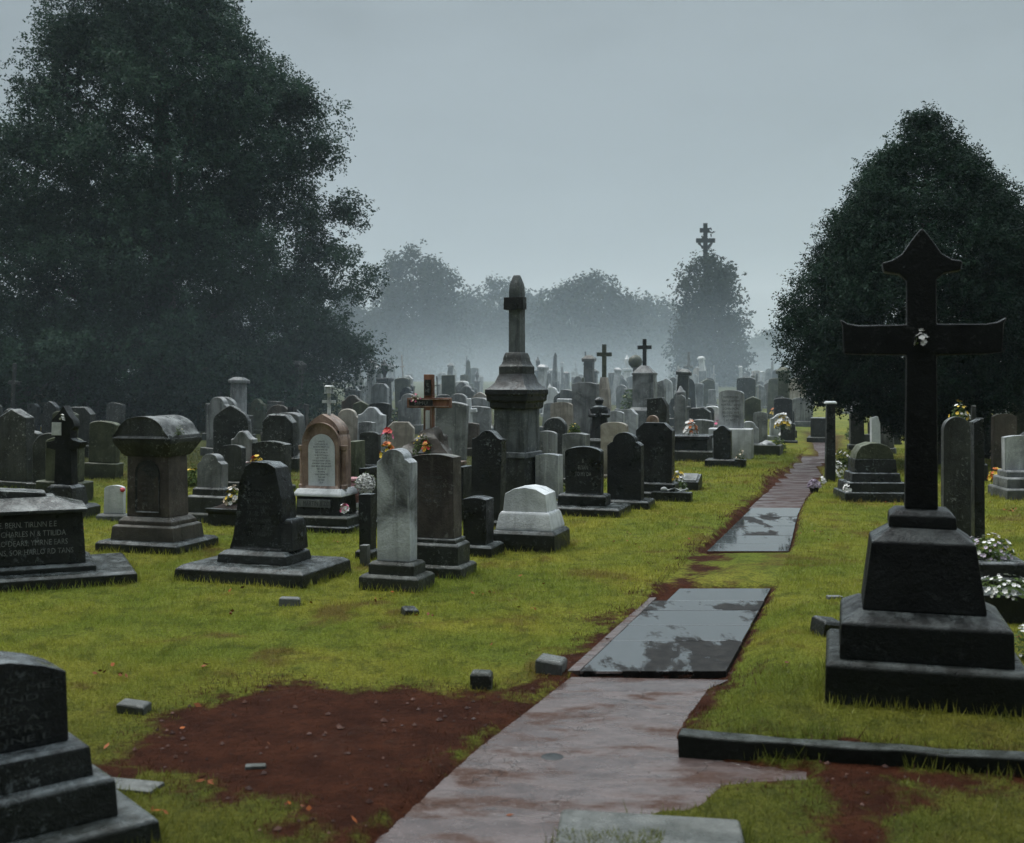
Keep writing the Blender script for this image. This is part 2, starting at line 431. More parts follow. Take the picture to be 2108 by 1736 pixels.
class B:
    """collects shapes; done() links them as one mesh object"""
    def __init__(s):
        s.bm = bmesh.new()

    def loft(s, secs, x=0, y=0):
        """stack of rectangles (z, half width, half depth)"""
        bm = s.bm; rings = []
        for z, a, b in secs:
            rings.append([bm.verts.new((x + sx * a, y + sy * b, z)) for sx, sy in ((-1, -1), (1, -1), (1, 1), (-1, 1))])
        for r0, r1 in zip(rings, rings[1:]):
            for i in range(4):
                bm.faces.new((r0[i], r0[(i + 1) % 4], r1[(i + 1) % 4], r1[i]))
        bm.faces.new(rings[0][::-1]); bm.faces.new(rings[-1])
        return s

    def box(s, x0, x1, y0, y1, z0, z1):
        return s.loft([(z0, (x1 - x0) / 2, (y1 - y0) / 2), (z1, (x1 - x0) / 2, (y1 - y0) / 2)], (x0 + x1) / 2, (y0 + y1) / 2)

    def prism(s, pts, y0, y1, z0=0.0, inset=0.0, deep=.012):
        bm = s.bm
        a = [bm.verts.new((x, y0, z + z0)) for x, z in pts]
        b = [bm.verts.new((x, y1, z + z0)) for x, z in pts]
        n = len(pts)
        ff = bm.faces.new(a)
        bm.faces.new(b[::-1])
        for i in range(n):
            bm.faces.new((a[(i + 1) % n], a[i], b[i], b[(i + 1) % n]))
        if inset > 0:
            bm.normal_update()
            if ff.normal.y > 0: bmesh.ops.reverse_faces(bm, faces=[ff])
            bmesh.ops.inset_region(bm, faces=[ff], thickness=inset, depth=0)
            bmesh.ops.translate(bm, verts=ff.verts, vec=(0, deep, 0))
        return s

    def side_prism(s, pts, x0, x1):
        """profile in y-z swept along x"""
        bm = s.bm
        a = [bm.verts.new((x0, y, z)) for y, z in pts]
        b = [bm.verts.new((x1, y, z)) for y, z in pts]
        n = len(pts)
        bm.faces.new(a); bm.faces.new(b[::-1])
        for i in range(n):
            bm.faces.new((a[(i + 1) % n], a[i], b[i], b[(i + 1) % n]))
        return s

    def lathe(s, prof, seg=16, x=0, y=0, sx=1.0, sy=1.0):
        bm = s.bm; rings = []
        for z, r in prof:
            rings.append([bm.verts.new((x + sx * r * math.cos(2 * math.pi * i / seg), y + sy * r * math.sin(2 * math.pi * i / seg), z)) for i in range(seg)])
        for r0, r1 in zip(rings, rings[1:]):
            for i in range(seg):
                bm.faces.new((r0[i], r0[(i + 1) % seg], r1[(i + 1) % seg], r1[i]))
        bm.faces.new(rings[0][::-1]); bm.faces.new(rings[-1])
        return s

    def tube(s, pts, radii, seg=7):
        bm = s.bm; rings = []
        for i, p in enumerate(pts):
            p = Vector(p)
            d = (Vector(pts[min(i + 1, len(pts) - 1)]) - Vector(pts[max(i - 1, 0)])).normalized()
            u = d.orthogonal().normalized(); v = d.cross(u)
            rings.append([bm.verts.new(p + float(radii[i]) * (math.cos(2 * math.pi * k / seg) * u + math.sin(2 * math.pi * k / seg) * v)) for k in range(seg)])
        for r0, r1 in zip(rings, rings[1:]):
            # match the ring start to limit twisting
            best = min(range(seg), key=lambda k: (r1[k].co - r0[0].co).length)
            r1[:] = r1[best:] + r1[:best]
            for i in range(seg):
                bm.faces.new((r0[i], r0[(i + 1) % seg], r1[(i + 1) % seg], r1[i]))
        bm.faces.new(rings[0][::-1]); bm.faces.new(rings[-1])
        return s

    def ball(s, c, r, sub=2, sz=(1, 1, 1), rough=0.0):
        res = bmesh.ops.create_icosphere(s.bm, subdivisions=sub, radius=1)
        for v in res['verts']:
            k = 1 + rough * (mnoise.noise(v.co * 2.3 + Vector(c)) if rough else 0)
            v.co = Vector((v.co.x * sz[0], v.co.y * sz[1], v.co.z * sz[2])) * r * k + Vector(c)
        return s

    def done(s, name, mat, parent=None, bevel=.009, chip=.006, seg=2):
        bm = s.bm
        bmesh.ops.recalc_face_normals(bm, faces=bm.faces[:])
        if bevel > 0:
            bm.normal_update()
            es = [e for e in bm.edges if len(e.link_faces) == 2 and e.calc_face_angle(0) > .6]
            if es:
                bmesh.ops.bevel(bm, geom=es, offset=bevel, segments=seg, profile=.6, affect='EDGES', clamp_overlap=True)
        if chip > 0:
            for v in bm.verts:
                q = v.co * 5 + Vector((len(bm.verts), 3.1, 1.7))
                v.co += chip * Vector((mnoise.noise(q), mnoise.noise(q + Vector((9, 2, 4))), mnoise.noise(q + Vector((3, 8, 1)))))
        me = bpy.data.meshes.new(name); bm.to_mesh(me); bm.free()
        me.shade_smooth(); me.set_sharp_from_angle(angle=R(34))
        o = link(name, me, mat, parent)
        if bevel > 0:
            wn = o.modifiers.new('weighted', 'WEIGHTED_NORMAL'); wn.keep_sharp = True; wn.mode = 'FACE_AREA'; wn.weight = 100
        return o


def profile(shape, w, h, taper=0.0):
    """outline of an upright, counter-clockwise from the bottom left corner"""
    a = w / 2; t = a * (1 - taper); P = [(-a, 0), (a, 0)]

    def arc(cx, cz, rx, rz, d0, d1, n=12):
        return [(cx + rx * math.cos(R(d0 + (d1 - d0) * i / n)), cz + rz * math.sin(R(d0 + (d1 - d0) * i / n))) for i in range(n + 1)]
    if shape == 'flat':
        P += [(t, h), (-t, h)]
    elif shape == 'round':
        P += arc(0, h - t, t, t, 0, 180, 18)
    elif shape == 'segment':
        r = min(.32 * t, h * .3)
        P += arc(0, h - r, t, r, 0, 180, 16)
    elif shape == 'low':
        n = 10; s = .14 * t
        P += [(t - 2 * t * i / n, h - s + s * (1 - (1 - 2 * i / n) ** 2)) for i in range(n + 1)]
    elif shape == 'shoulder':
        s = .68 * t; r = .80 * s; z = h - r
        P += [(t, z - .10 * w), (s + .06 * w, z - .02 * w)] + arc(0, z, s, r, 0, 180, 16) + [(-s - .06 * w, z - .02 * w), (-t, z - .10 * w)]
    elif shape == 'gothic':
        n = 9; r = 1.05 * t
        right = [(t * (1 - (i / n) ** 1.9), h - r + r * (i / n) ** .82) for i in range(n + 1)]
        P += right + [(-x, z) for x, z in right[::-1][1:]]
    elif shape == 'ogee':
        n = 12; r = .55 * t
        right = []
        for i in range(n + 1):
            u = i / n
            right.append((t * (1 - u), h - r + r * (u - .16 * math.sin(2 * math.pi * u))))
        P += right + [(-x, z) for x, z in right[::-1][1:]]
    elif shape == 'gable':
        P += [(t, h - .45 * t), (0, h), (-t, h - .45 * t)]
    elif shape == 'clipped':
        P += [(t, h - .45 * t), (.55 * t, h), (-.55 * t, h), (-t, h - .45 * t)]
    elif shape == 'slant':
        P += [(t, h * .86), (t * .5, h), (-t, h * .97)]
    # keep one direction and drop doubles
    out = []
    for p in P:
        if not out or math.hypot(p[0] - out[-1][0], p[1] - out[-1][1]) > 1e-4: out.append(p)
    return out


def inscription(lines, width, parent, y, ztop, height, mat, align='CENTER', x=0.0, name='lettering', rot=0.0):
    cu = bpy.data.curves.new('lettering', 'FONT'); cu.body = '\n'.join(lines); cu.align_x = align; cu.size = 1.0
    cu.space_line = 1.15
    cu.resolution_u = 2
    tmp = bpy.data.objects.new('lettering', cu); COL.objects.link(tmp)
    dg = bpy.context.evaluated_depsgraph_get()
    me = bpy.data.meshes.new_from_object(tmp.evaluated_get(dg))
    bpy.data.objects.remove(tmp); bpy.data.curves.remove(cu)
    n = len(me.vertices); co = np.empty(n * 3, np.float32); me.vertices.foreach_get('co', co); co = co.reshape(n, 3)
    mn = co.min(0); mx = co.max(0)
    k = width / (mx[0] - mn[0]); kz = height / (mx[1] - mn[1])
    out = np.zeros_like(co)
    out[:, 0] = (co[:, 0] - (mn[0] + mx[0]) / 2) * k + x
    out[:, 2] = ztop + (co[:, 1] - mx[1]) * kz
    out[:, 1] = y
    me.vertices.foreach_set('co', out.ravel()); me.update()
    return link(name, me, mat, parent)


def fast_mesh(name, V, nper, mat, parent=None, tone=None):
    """V: (count, nper, 3) loose polygons"""
    n = V.shape[0]
    me = bpy.data.meshes.new(name)
    me.vertices.add(n * nper); me.vertices.foreach_set('co', V.reshape(-1).astype(np.float32))
    me.loops.add(n * nper); me.loops.foreach_set('vertex_index', np.arange(n * nper, dtype=np.int32))
    me.polygons.add(n); me.polygons.foreach_set('loop_start', (np.arange(n) * nper).astype(np.int32))
    try: me.polygons.foreach_set('loop_total', np.full(n, nper, np.int32))
    except Exception: pass
    if tone is not None:
        a = me.attributes.new('tone', 'FLOAT', 'POINT')
        a.data.foreach_set('value', np.repeat(tone, nper).astype(np.float32))
    me.update(calc_edges=True); me.validate()
    return link(name, me, mat, parent)


def unit(v):
    return v / (np.linalg.norm(v, axis=-1, keepdims=True) + 1e-9)


def leaf_quads(C, length, width, up=.5, out=None):
    """rhombic leaves at centres C"""
    n = len(C)
    nrm = rng.normal(size=(n, 3)); nrm[:, 2] = np.abs(nrm[:, 2]) + up
    if out is not None: nrm += out
    nrm = unit(nrm)
    u = unit(np.cross(nrm, rng.normal(size=(n, 3)))); v = np.cross(nrm, u)
    L = (length * rng.uniform(.6, 1.3, n))[:, None]; W = (width * rng.uniform(.6, 1.3, n))[:, None]
    return np.stack([C - u * L * .5, C + v * W * .5, C + u * L * .5, C - v * W * .5], 1)


# ------------------------------------------------------------------ gravestones
def place(px, yb, dep, th):
    """centre of a footprint whose front foot is seen at (px, yb)"""
    x, Y = ground_at(px, yb)
    Yc = Y + dep / 2 * abs(math.cos(R(th))) + 0.0
    return (px - CX) / F * Yc, Yc


def real_width(P, Yc, px, d, th):
    phi = math.atan((px - CX) / F); a = R(th) + phi
    return max((P / F * Yc - d * abs(math.sin(a))) / max(math.cos(a), .3), .08)


def headstone(label, px, yb, P, yt, shape='segment', mat='dark', d=.14, th=TH, tiers=(), text=None, inset=0.0, taper=0.0,
              tmat=None, lmat='letters_dim', cat='gravestone', name='headstone', lean=1.1, group=None, tw=.7, tbox=(.80, .45)):
    """upright stone on stepped plinths; tiers run from the ground up as (extra width, extra depth, height)"""
    D = d + (tiers[0][1] if tiers else 0)
    x, Y = place(px, yb, D, th)
    w = real_width(P, Y, px, d, th)
    root = thing(name, label, cat, x, Y, th, group, lean)
    H = EYE - (yt - HY) / F * Y - root.location.z
    z = 0.0
    for i, (ew, ed, hh) in enumerate(tiers):
        b = B(); a = (w + ew) / 2; c = (d + ed) / 2
        ch = min(.025, hh * .25)
        b.loft([(z, a, c), (z + hh - ch, a, c), (z + hh, a - ch, c - ch)])
        b.done('plinth', M[tmat or mat], root)
        z += hh - .001
    h = max(H - z, .15)
    up = B().prism(profile(shape, w, h, taper), -d / 2, d / 2, z, inset).done('upright', M[mat], root)
    if text:
        yy = -d / 2 - .0015 + (.012 if inset > 0 else 0)
        inscription(text, w * tw, up, yy, z + h * tbox[0], h * tbox[1], M[lmat])
    FOOT.append((x, Y, th, w + (tiers[0][0] if tiers else 0), D))
    return root, w, h, z


def cross_shape(b, w, h, t, d, arm_z, arm_t=None, z0=0.0, y=0.0):
    """latin cross outline as one prism"""
    at = arm_t or t
    a = t / 2; W = w / 2
    b.prism([(-a, 0), (a, 0), (a, arm_z - at / 2), (W, arm_z - at / 2), (W, arm_z + at / 2), (a, arm_z + at / 2), (a, h), (-a, h), (-a, arm_z + at / 2), (-W, arm_z + at / 2), (-W, arm_z - at / 2), (-a, arm_z - at / 2)], y - d / 2, y + d / 2, z0)
    return b


def bouquet(label, px=None, yb=None, size=.3, petals=(P_WHITE,), at=None, n=26, leafy=220, name='flower_bunch', cat='flowers', spread=.5, group=None, pr=.028, th=0, flat=1.0):
    """bunch of leaves and small blooms; the blooms of each colour are one part"""
    if at is None:
        x, y = ground_at(px, yb); z = gz(x, y)
    else:
        x, y, z = at
    root = bpy.data.objects.new(name, None); COL.objects.link(root); root.location = (x, y, z); root.empty_display_size = .1
    tag(root, label, cat, group)
    u = unit(rng.normal(size=(leafy, 3))); u[:, 2] = np.abs(u[:, 2])
    C = u * (rng.random(leafy) ** .5)[:, None] * np.array([spread, spread, flat]) * size
    fast_mesh('foliage', leaf_quads(C, size * .22, size * .09, .4, u), 4, M['leaf_plant'], root, rng.random(leafy) * .8)
    for k, pm in enumerate(petals):
        m = max(n // len(petals), 3)
        q = unit(rng.normal(size=(m, 3))); q[:, 2] = np.abs(q[:, 2]) * 1.1 + .1; q[:, 1] -= .25; q = unit(q)
        c = q * np.array([spread, spread, flat]) * size * rng.uniform(.75, 1.1, (m, 1))
        Vv = []
        for ci, qi in zip(c, q):
            ax = unit(np.cross(qi, rng.normal(size=3))); bx = np.cross(qi, ax); r = pr * rng.uniform(.7, 1.3)
            for j in range(6):
                a0 = 2 * math.pi * (j / 6); dr = math.cos(a0) * ax + math.sin(a0) * bx; sd = np.cross(qi, dr)
                tip = ci + dr * r + qi * r * .35
                Vv.append([ci, ci + dr * r * .6 + sd * r * .38 + qi * r * .22, tip, ci + dr * r * .6 - sd * r * .38 + qi * r * .22])
        fast_mesh('blossoms', np.array(Vv), 4, pm, root)
    return root


def put_on(root, lx, ly, lz):
    """world point of a local point on a thing"""
    m = Matrix.Translation(root.location) @ root.rotation_euler.to_matrix().to_4x4()
    return tuple(m @ Vector((lx, ly, lz)))

# ------------------------------------------------------------------ monuments on the left
def chest_tomb():
    x, y = -3.62, 10.62
    r = thing('chest_tomb', 'long black inscribed chest tomb with a sloping wet lid', 'tomb', x - 1.22, y - .42, 24, sink=.03)
    B().loft([(0, 1.35, .62), (.11, 1.35, .62), (.135, 1.32, .59)]).done('plinth', M['black'], r)
    B().loft([(.134, 1.02, .42), (.175, 1.02, .42), (.20, .98, .39)]).done('step', M['black'], r)
    part_ = B().loft([(.199, .94, .35), (.66, .91, .335)]).done('body', M['black'], r)
    B().loft([(.659, .95, .38), (.69, .95, .38), (.765, .70, .22), (.79, .68, .20)]).done('lid', M['dark'], r)
    B().prism([(-.62, 0), (.62, 0), (.60, .035), (.42, .055), (.2, .07), (0, .075), (-.2, .07), (-.42, .055), (-.60, .035)], -.18, .18, .789).done('lid_crest', M['dark'], r)
    inscription(['OE. BERN. TIRLNN E.E', 'HON CHARLES N & TTILIDA', '8  VARO DEARS, YMRNE EARS', 'ARV TANS, SOR HARLO RD TANS'], .80, part_, -.352, .59, .30, M['letters_pale'], x=.43)
    FOOT.append((x - 1.22, y - .42, 24, 2.7, 1.24))


chest_tomb()

# dark cross with a pointed, leaf-like head behind the chest tomb
x, y = ground_at(136, 1068)
cr = thing('memorial_cross', 'black cross with pointed leaf-shaped head behind the chest tomb', 'cross', x, y, -14)
b = B().loft([(0, .34, .26), (.16, .34, .26), (.20, .30, .22)]); b.done('plinth', M['black'], cr)
b = B().loft([(.198, .22, .17), (.42, .19, .15), (.46, .14, .12)]); b.done('pedestal', M['black'], cr)
b = B(); b.prism([(-.13, 0), (.13, 0), (.115, .46), (.24, .47), (.27, .56), (.16, .58), (.12, .60), (.12, .70), (.17, .76), (.15, .84), (.09, .90), (.01, 1.03), (-.08, .92), (-.17, .84), (-.18, .76), (-.12, .70), (-.12, .58), (-.25, .55), (-.24, .47), (-.115, .45)], -.07, .07, .458); b.done('cross', M['cross'], cr)
b = B().box(-.155, -.015, -.085, -.0705, 1.10, 1.27); b.done('plaque', M['plaster'], cr, .003, .006)
FOOT.append((x, y, -14, .7, .55))
bouquet('tiny white posy fixed to the black leaf-headed cross', at=put_on(cr, .0, -.09, 1.30), size=.075, petals=(P_WHITE,), n=14, leafy=20, pr=.018)

# brown pedestal monument with a segmental cap
x, y = place(325, 1136, .62, TH)
pm = thing('pedestal_monument', 'tall brown pedestal monument with arched lichen-covered cap and wide cornice', 'monument', x, y, TH, lean=.4)
S = y / F
B().loft([(0, .50, .40), (.10, .50, .40), (.13, .47, .37)]).done('slab', M['black'], pm)
B().loft([(.128, .39, .29), (.27, .375, .275), (.29, .35, .25)]).done('plinth', M['brown'], pm)
B().loft([(.289, .33, .235), (.33, .33, .235), (.35, .31, .215), (.37, .29, .20)]).done('base_moulding', M['brown'], pm)
b = B(); b.loft([(.369, .265, .18), (1.02, .255, .175)]); b.done('shaft', M['brown'], pm)
nic = profile('round', .30, .56); b = B(); b.prism(nic, -.1905, -.17, .42, .022, .014); part_ = b.done('niche', M['dark'], pm, .004, .001)
inscription(['IN MEMOR', 'NARIE ETTEN', 'OF THE AB', 'WHO DIED', 'AND ALSO', 'THER SONE', 'ANDREWS', 'REST EN'], .19, part_, -.1785, .90, .40, M['letters_dim'])
B().loft([(1.018, .27, .19), (1.05, .30, .22), (1.075, .31, .23), (1.12, .335, .26), (1.15, .35, .275), (1.175, .365, .29), (1.215, .365, .29)]).done('cornice', M['dark'], pm)
cap = [(-.355, 0), (.355, 0), (.345, .035), (.32, .055)] + [(.29 * math.cos(R(a)), .06 + .175 * math.sin(R(a))) for a in range(12, 180, 12)] + [(-.32, .055), (-.345, .035)]
b = B(); b.prism(cap, -.31, .29, 1.214, .045, .02); b.done('cap', M['dark'], pm)
FOOT.append((x, y, TH, 1.0, .8))
bouquet('ivy spray on the right of the brown monument cap', at=put_on(pm, .36, -.12, 1.25), size=.11, petals=(P_CREAM,), n=4, leafy=160, pr=.008, name='ivy_spray', cat='plant')

r, w, h, z = headstone('small white headstone with grey stain left of the brown monument', 236, 1074, 44, 999, 'segment', 'white', .07, -10, [(.14, .14, .10)], tmat='grey', taper=.04)
b = B(); b.ball((0, 0, 0), .032, 2, rough=.2); o = b.done('flower_ball', M['redball'], None, 0, 0)
o.location = put_on(r, w / 2 - .005, -.05, z + h - .055); tag(o, 'red flower ball on the shoulder of the small white headstone', 'flowers')

headstone('mottled grey lichened headstone on a wide stepped base, right of the brown monument', 437, 1078, 62, 934, 'shoulder', 'grey', .16, TH, [(.34, .26, .14), (.20, .16, .22), (.10, .06, .10)], tmat='dark')
headstone('dark speckled headstone just behind the mottled grey one', 480, 1008, 52, 916, 'segment', 'dark', .14, TH, [(.16, .14, .16)])
# flower planter
x, y = place(480, 1084, .4, TH)
pl = thing('stone_planter', 'low dark square stone planter between the brown monument and the black shouldered stone', 'planter', x, y, TH)
B().loft([(0, .24, .20), (.17, .24, .20), (.19, .27, .23), (.235, .27, .23)]).done('box', M['black'], pl)
B().loft([(.234, .20, .16), (.275, .12, .10)]).done('soil', M['soil'], pl, 0, .02)
FOOT.append((x, y, TH, .5, .42))
bouquet('bunch of white and cream flowers standing in the square planter', at=put_on(pl, .02, -.02, .27), size=.22, petals=(P_WHITE, P_CREAM, P_YEL), n=44, leafy=200, pr=.03)

# black shouldered stone on a broad ledger
x, y = place(545, 1203, 1.0, TH)
r = thing('headstone', 'black round-shouldered headstone on a broad wet slab', 'gravestone', x, y, TH, lean=.5)
B().loft([(0, .66, .48), (.125, .65, .47), (.16, .60, .42)]).done('slab', M['black'], r, .015)
B().loft([(.159, .36, .24), (.235, .35, .23), (.27, .31, .19)]).done('plinth', M['black'], r)
pts = [(-.30, 0), (.30, 0), (.265, .10), (.25, .46), (.235, .50), (.20, .66), (.17, .76), (.09, .805), (-.06, .81), (-.14, .76), (-.20, .62), (-.235, .30), (-.265, .12)]
b = B(); b.prism(pts, -.12, .14, .269, .055, .018); part_ = b.done('upright', M['black'], r, .012)
B().loft([(.269, .06, .15), (.52, .05, .13), (.56, .03, .10)], .30, .02).done('buttress', M['black'], r)
inscription(['SACRED TO', 'THE MEMOR', 'ELLEN VARN', 'AGED 7 YR', 'ALSO HANN', 'WIFE OF', 'THE ABOVE'], .24, part_, -.104, .80, .40, M['letters_dim'])
FOOT.append((x, y, TH, 1.3, .95))
headstone('wide grey headstone with low curved top behind the black shouldered stone', 558, 1010, 80, 908, 'low', 'dark', .2, TH, [(.14, .12, .12)])
bouquet('orange and yellow flower spray behind the black shouldered stone', at=((529 - CX) / F * 15.2, 15.2, EYE - (962 - HY) / F * 15.2), size=.16, petals=(P_OR, P_YEL), n=26, leafy=90, pr=.035)
headstone('tall narrow black pillar rising behind the wide grey stone', 602, 930, 20, 838, 'flat', 'black', .22, TH, [(.16, .16, .16)], taper=.06, name='stone_pillar', cat='pillar')

# reddish arched monument with a white inscribed panel and a lantern cross
x, y = place(672, 1098, .95, TH)
r = thing('arched_monument', 'reddish arched monument with white inscribed panel', 'monument', x, y, TH, lean=.3)
B().loft([(0, .50, .42), (.09, .50, .42), (.10, .48, .40)]).done('step', M['black'], r)
B().loft([(.099, .45, .36), (.19, .45, .36), (.205, .43, .34)]).done('step', M['dark'], r)
B().loft([(.204, .30, .22), (.43, .29, .21)]).done('pedestal', M['black'], r)
part_ = B().box(-.27, .17, -.232, -.2115, .30, .395).done('name_plate', M['grey'], r, .004, .001)
inscription(['MARTIN & ZOE'], .38, part_, -.2335, .375, .055, M['letters_dark'])
B().loft([(.429, .32, .23), (.47, .32, .23), (.52, .29, .20)]).done('sill', M['white'], r)
pr = profile('round', .50, .80)
b = B(); b.prism(pr, -.15, .18, .519, .055, .035); b.done('arch', M['terracotta'], r)
b = B(); b.prism(profile('gothic', .46, .20), -.10, .16, 1.22); b.done('gable', M['terracotta'], r)
b = B(); b.prism(profile('round', .36, .645), -.119, -.10, .535); part_ = b.done('panel', M['panel'], r, .004, .001)
inscription(['LAMUTE', 'LOSTOANOL II I', 'IN MONUMENT A LI', 'CANATIEVE VES', 'DIES SUN AR 14', '14 GE MOTHAR A', 'LOV CI TIA SE', 'OF ALSO MARY AN IN', 'ANDREW SON OF THE', 'AND BELO VED DAUHTE', 'VIA CHI LO', 'IN MEMO', 'WHO DEPARTED', 'THIS LIFE', 'ESTHER', 'R.I.P.'], .27, part_, -.1205, 1.10, .52, M['letters_dark'])
for sx in (-1, 1):
    B().lathe([(.519, .05), (.56, .05), (.57, .038), (.98, .034), (.99, .05), (1.04, .055)], 12, sx * .275, -.08).done('column', M['terracotta'], r, 0, .002)
FOOT.append((x, y, TH, 1.0, .84))
cx_ = thing('lantern_cross', 'thin pale cross topped by a small lantern, standing on the reddish arched monument', 'cross', *put_on(r, .03, .03, 0)[:2], TH)
cx_.location = put_on(r, .03, .03, 1.40)
b = cross_shape(B(), .17, .27, .034, .034, .17); b.done('cross', M['metal'], cx_, .003, .001)
b = B(); b.loft([(.27, .045, .045), (.28, .045, .045)]).loft([(.355, .045, .045), (.37, .03, .03)])
for sx in (-1, 1):
    for sy in (-1, 1): b.box(sx * .036 - .005, sx * .036 + .005, sy * .036 - .005, sy * .036 + .005, .28, .355)
b.done('lantern', M['metal'], cx_, .002, 0)
B().box(-.026, .026, -.026, .026, .282, .352).done('lantern_glass', M['glass'], cx_, .002, 0)

x, y = ground_at(728, 1072)
zt = .21
v = thing('grave_vase', 'white pot holding a pink cloth bundle beside the reddish monument', 'vase', x, y - .02, 0)
v.location.z += .14
B().lathe([(0, .055), (.02, .06), (.05, .085), (.10, .088), (.105, .075)], 18).done('pot', M['glass'], v, 0, .002)
b = B(); b.lathe([(.10, .07), (.16, .10), (.25, .125), (.34, .115), (.385, .07), (.40, .11), (.425, .10)], 22)
for q in b.bm.verts:
    k = math.atan2(q.co.y, q.co.x); f = 1 + .09 * math.sin(7 * k + q.co.z * 6); q.co.x *= f; q.co.y *= f
b.done('cloth_bundle', M['pink'], v, 0, .01)
B().box(-.16, .16, -.14, .14, -.145, -.001).done('block', M['black'], v)
bouquet('pink and white flowers at the sill of the reddish monument', at=((709 - CX) / F * 13.3, 13.3, EYE - (1053 - HY) / F * 13.3), size=.09, petals=(P_PINK, P_WHITE), n=16, leafy=50, pr=.03)

headstone('dark tomb block carrying the white wreath', 762, 1092, 50, 962, 'flat', 'black', .5, TH, [(.16, .12, .12)], name='tomb_block', cat='tomb')
# wreath
x, Y = (752 - CX) / F * 12.6, 12.6
wr = thing('wreath', 'round white flower wreath leaning on a dark tomb', 'wreath', x, Y, 0)
wr.location.z = EYE - (1014 - HY) / F * Y; wr.rotation_euler = (R(-14), 0, R(-6))
V = []; c = []
for i in range(420):
    a = rnd.random() * 2 * math.pi; q = rnd.random() ** .5 * .11
    p = np.array([q * math.cos(a), -.035 * (1 - (q / .11) ** 2) - .01 * rnd.random(), .10 + q * math.sin(a)]); c.append(p)
c = np.array(c)
fast_mesh('blossoms', leaf_quads(c, .035, .028, .0, np.array([0, -1.2, 0])), 4, P_WHITE, wr)
fast_mesh('foliage', leaf_quads(c[:160] * np.array([1.12, .6, 1.06]), .05, .02, 0, np.array([0, -.5, 0])), 4, M['leaf_plant'], wr, rng.random(160) * .5)
b = B(); b.lathe([(0, .10), (.02, .10)], 20); o = b.done('backing', M['iron'], wr, 0, 0); o.rotation_euler = (R(90), 0, 0); o.location = (0, .02, .10)

headstone('grey arched headstone on a dark plinth left of the flower-decked cross', 762, 985, 44, 889, 'segment', 'dark', .12, TH, [(.24, .2, .2), (.08, .06, .06)], tmat='black')
headstone('small grey round-cornered stone behind the grey arched headstone', 756, 945, 36, 868, 'low', 'grey', .2, TH, [(.06, .06, .08)])
headstone('large dark headstone with worn curved top behind the wreath', 783, 925, 44, 829, 'low', 'dark', .2, TH, [(.1, .1, .12)], taper=-.06)
headstone('dark greenish flat tomb between the reddish monument and grey arched stone', 733, 1000, 40, 908, 'flat', 'mossy', .4, TH, [(.1, .1, .12)], name='tomb_block', cat='tomb')
bouquet('red rose bloom among the stones left of the flower-decked cross', at=((797 - CX) / F * 18, 18, EYE - (905 - HY) / F * 18), size=.17, petals=(P_RED, P_PINK), n=10, leafy=80, pr=.06)
bouquet('orange and yellow blooms below the red rose', at=((797 - CX) / F * 16.5, 16.5, EYE - (940 - HY) / F * 16.5), size=.20, petals=(P_OR, P_YEL), n=18, leafy=140, pr=.045)

# decorated cross on a rough mound
x, y = place(884, 1035, .8, TH)
r = thing('decorated_cross', 'dark reddish cross with lettered boards on a rough stone mound', 'cross', x, y, TH, lean=.3)
B().loft([(0, .46, .34), (.40, .45, .33), (.55, .44, .32)]).done('base_block', M['brown'], r)
B().loft([(.549, .47, .35), (.60, .47, .35)]).done('ledge', M['terracotta'], r)
b = B(); b.loft([(.599, .36, .27), (.75, .33, .25), (.90, .22, .17), (1.03, .13, .11), (1.10, .09, .08)]); bmesh.ops.subdivide_edges(b.bm, edges=b.bm.edges[:], cuts=3, use_grid_fill=True); b.done('mound', M['brown'], r, 0, .10)
b = cross_shape(B(), .70, .90, .14, .10, .47, .15, 1.02); b.done('cross', M['rust'], r)
part_ = B().box(-.052, .052, -.072, -.0535, 1.60, 1.84).done('board', M['black'], r, .004)
part_ = B().box(-.30, .08, -.074, -.0535, 1.445, 1.535).done('board', M['black'], r, .004)
B().box(-.035, .035, -.07, -.0535, 1.08, 1.38).done('strip', M['pale'], r, .003)
inscription(['SIMU'], .22, part_, -.0755, 1.513, .048, M['letters_pale'], x=-.11)
for zz in (1.432, 1.536): B().box(-.32, .34, -.082, -.0535, zz, zz + .012).done('rim', M['terracotta'], r, .003)
for xx in (-.064, .052): B().box(xx, xx + .012, -.08, -.0535, 1.06, 1.42).done('rim', M['terracotta'], r, .003)
inscription(['IE', 'HE'], .06, part_, -.0735, 1.79, .14, M['letters_pale'])
FOOT.append((x, y, TH, .95, .7))
bouquet('dry flowers on the left arm of the decorated cross', at=put_on(r, -.20, -.05, 1.50), size=.16, petals=(P_PINK, P_CREAM), n=26, leafy=60, pr=.02, flat=.8)
bouquet('tangle of dry grass and blooms at the foot of the decorated cross', at=put_on(r, .0, -.26, .72), size=.30, petals=(P_CREAM, P_YEL), n=20, leafy=260, pr=.02)
l = thing('grave_lantern', 'small orange and red grave lantern in front of the decorated cross', 'lantern', x, y, TH)
l.location = put_on(r, .06, -.40, .60)
lb = B().box(-.045, .045, -.045, .045, 0, .14).done('body', P_OR, l, .006, .001)
B().loft([(.139, .06, .06), (.155, .06, .06), (.22, .015, .015)]).done('roof', M['iron'], l, .004, 0)
B().box(-.03, .03, -.048, -.0455, .03, .11).done('window', P_CREAM, lb, .001, 0)
bouquet('orange flowers around the small grave lantern', at=put_on(r, .10, -.38, .78), size=.14, petals=(P_OR, P_YEL, P_RED), n=20, leafy=60, pr=.03)

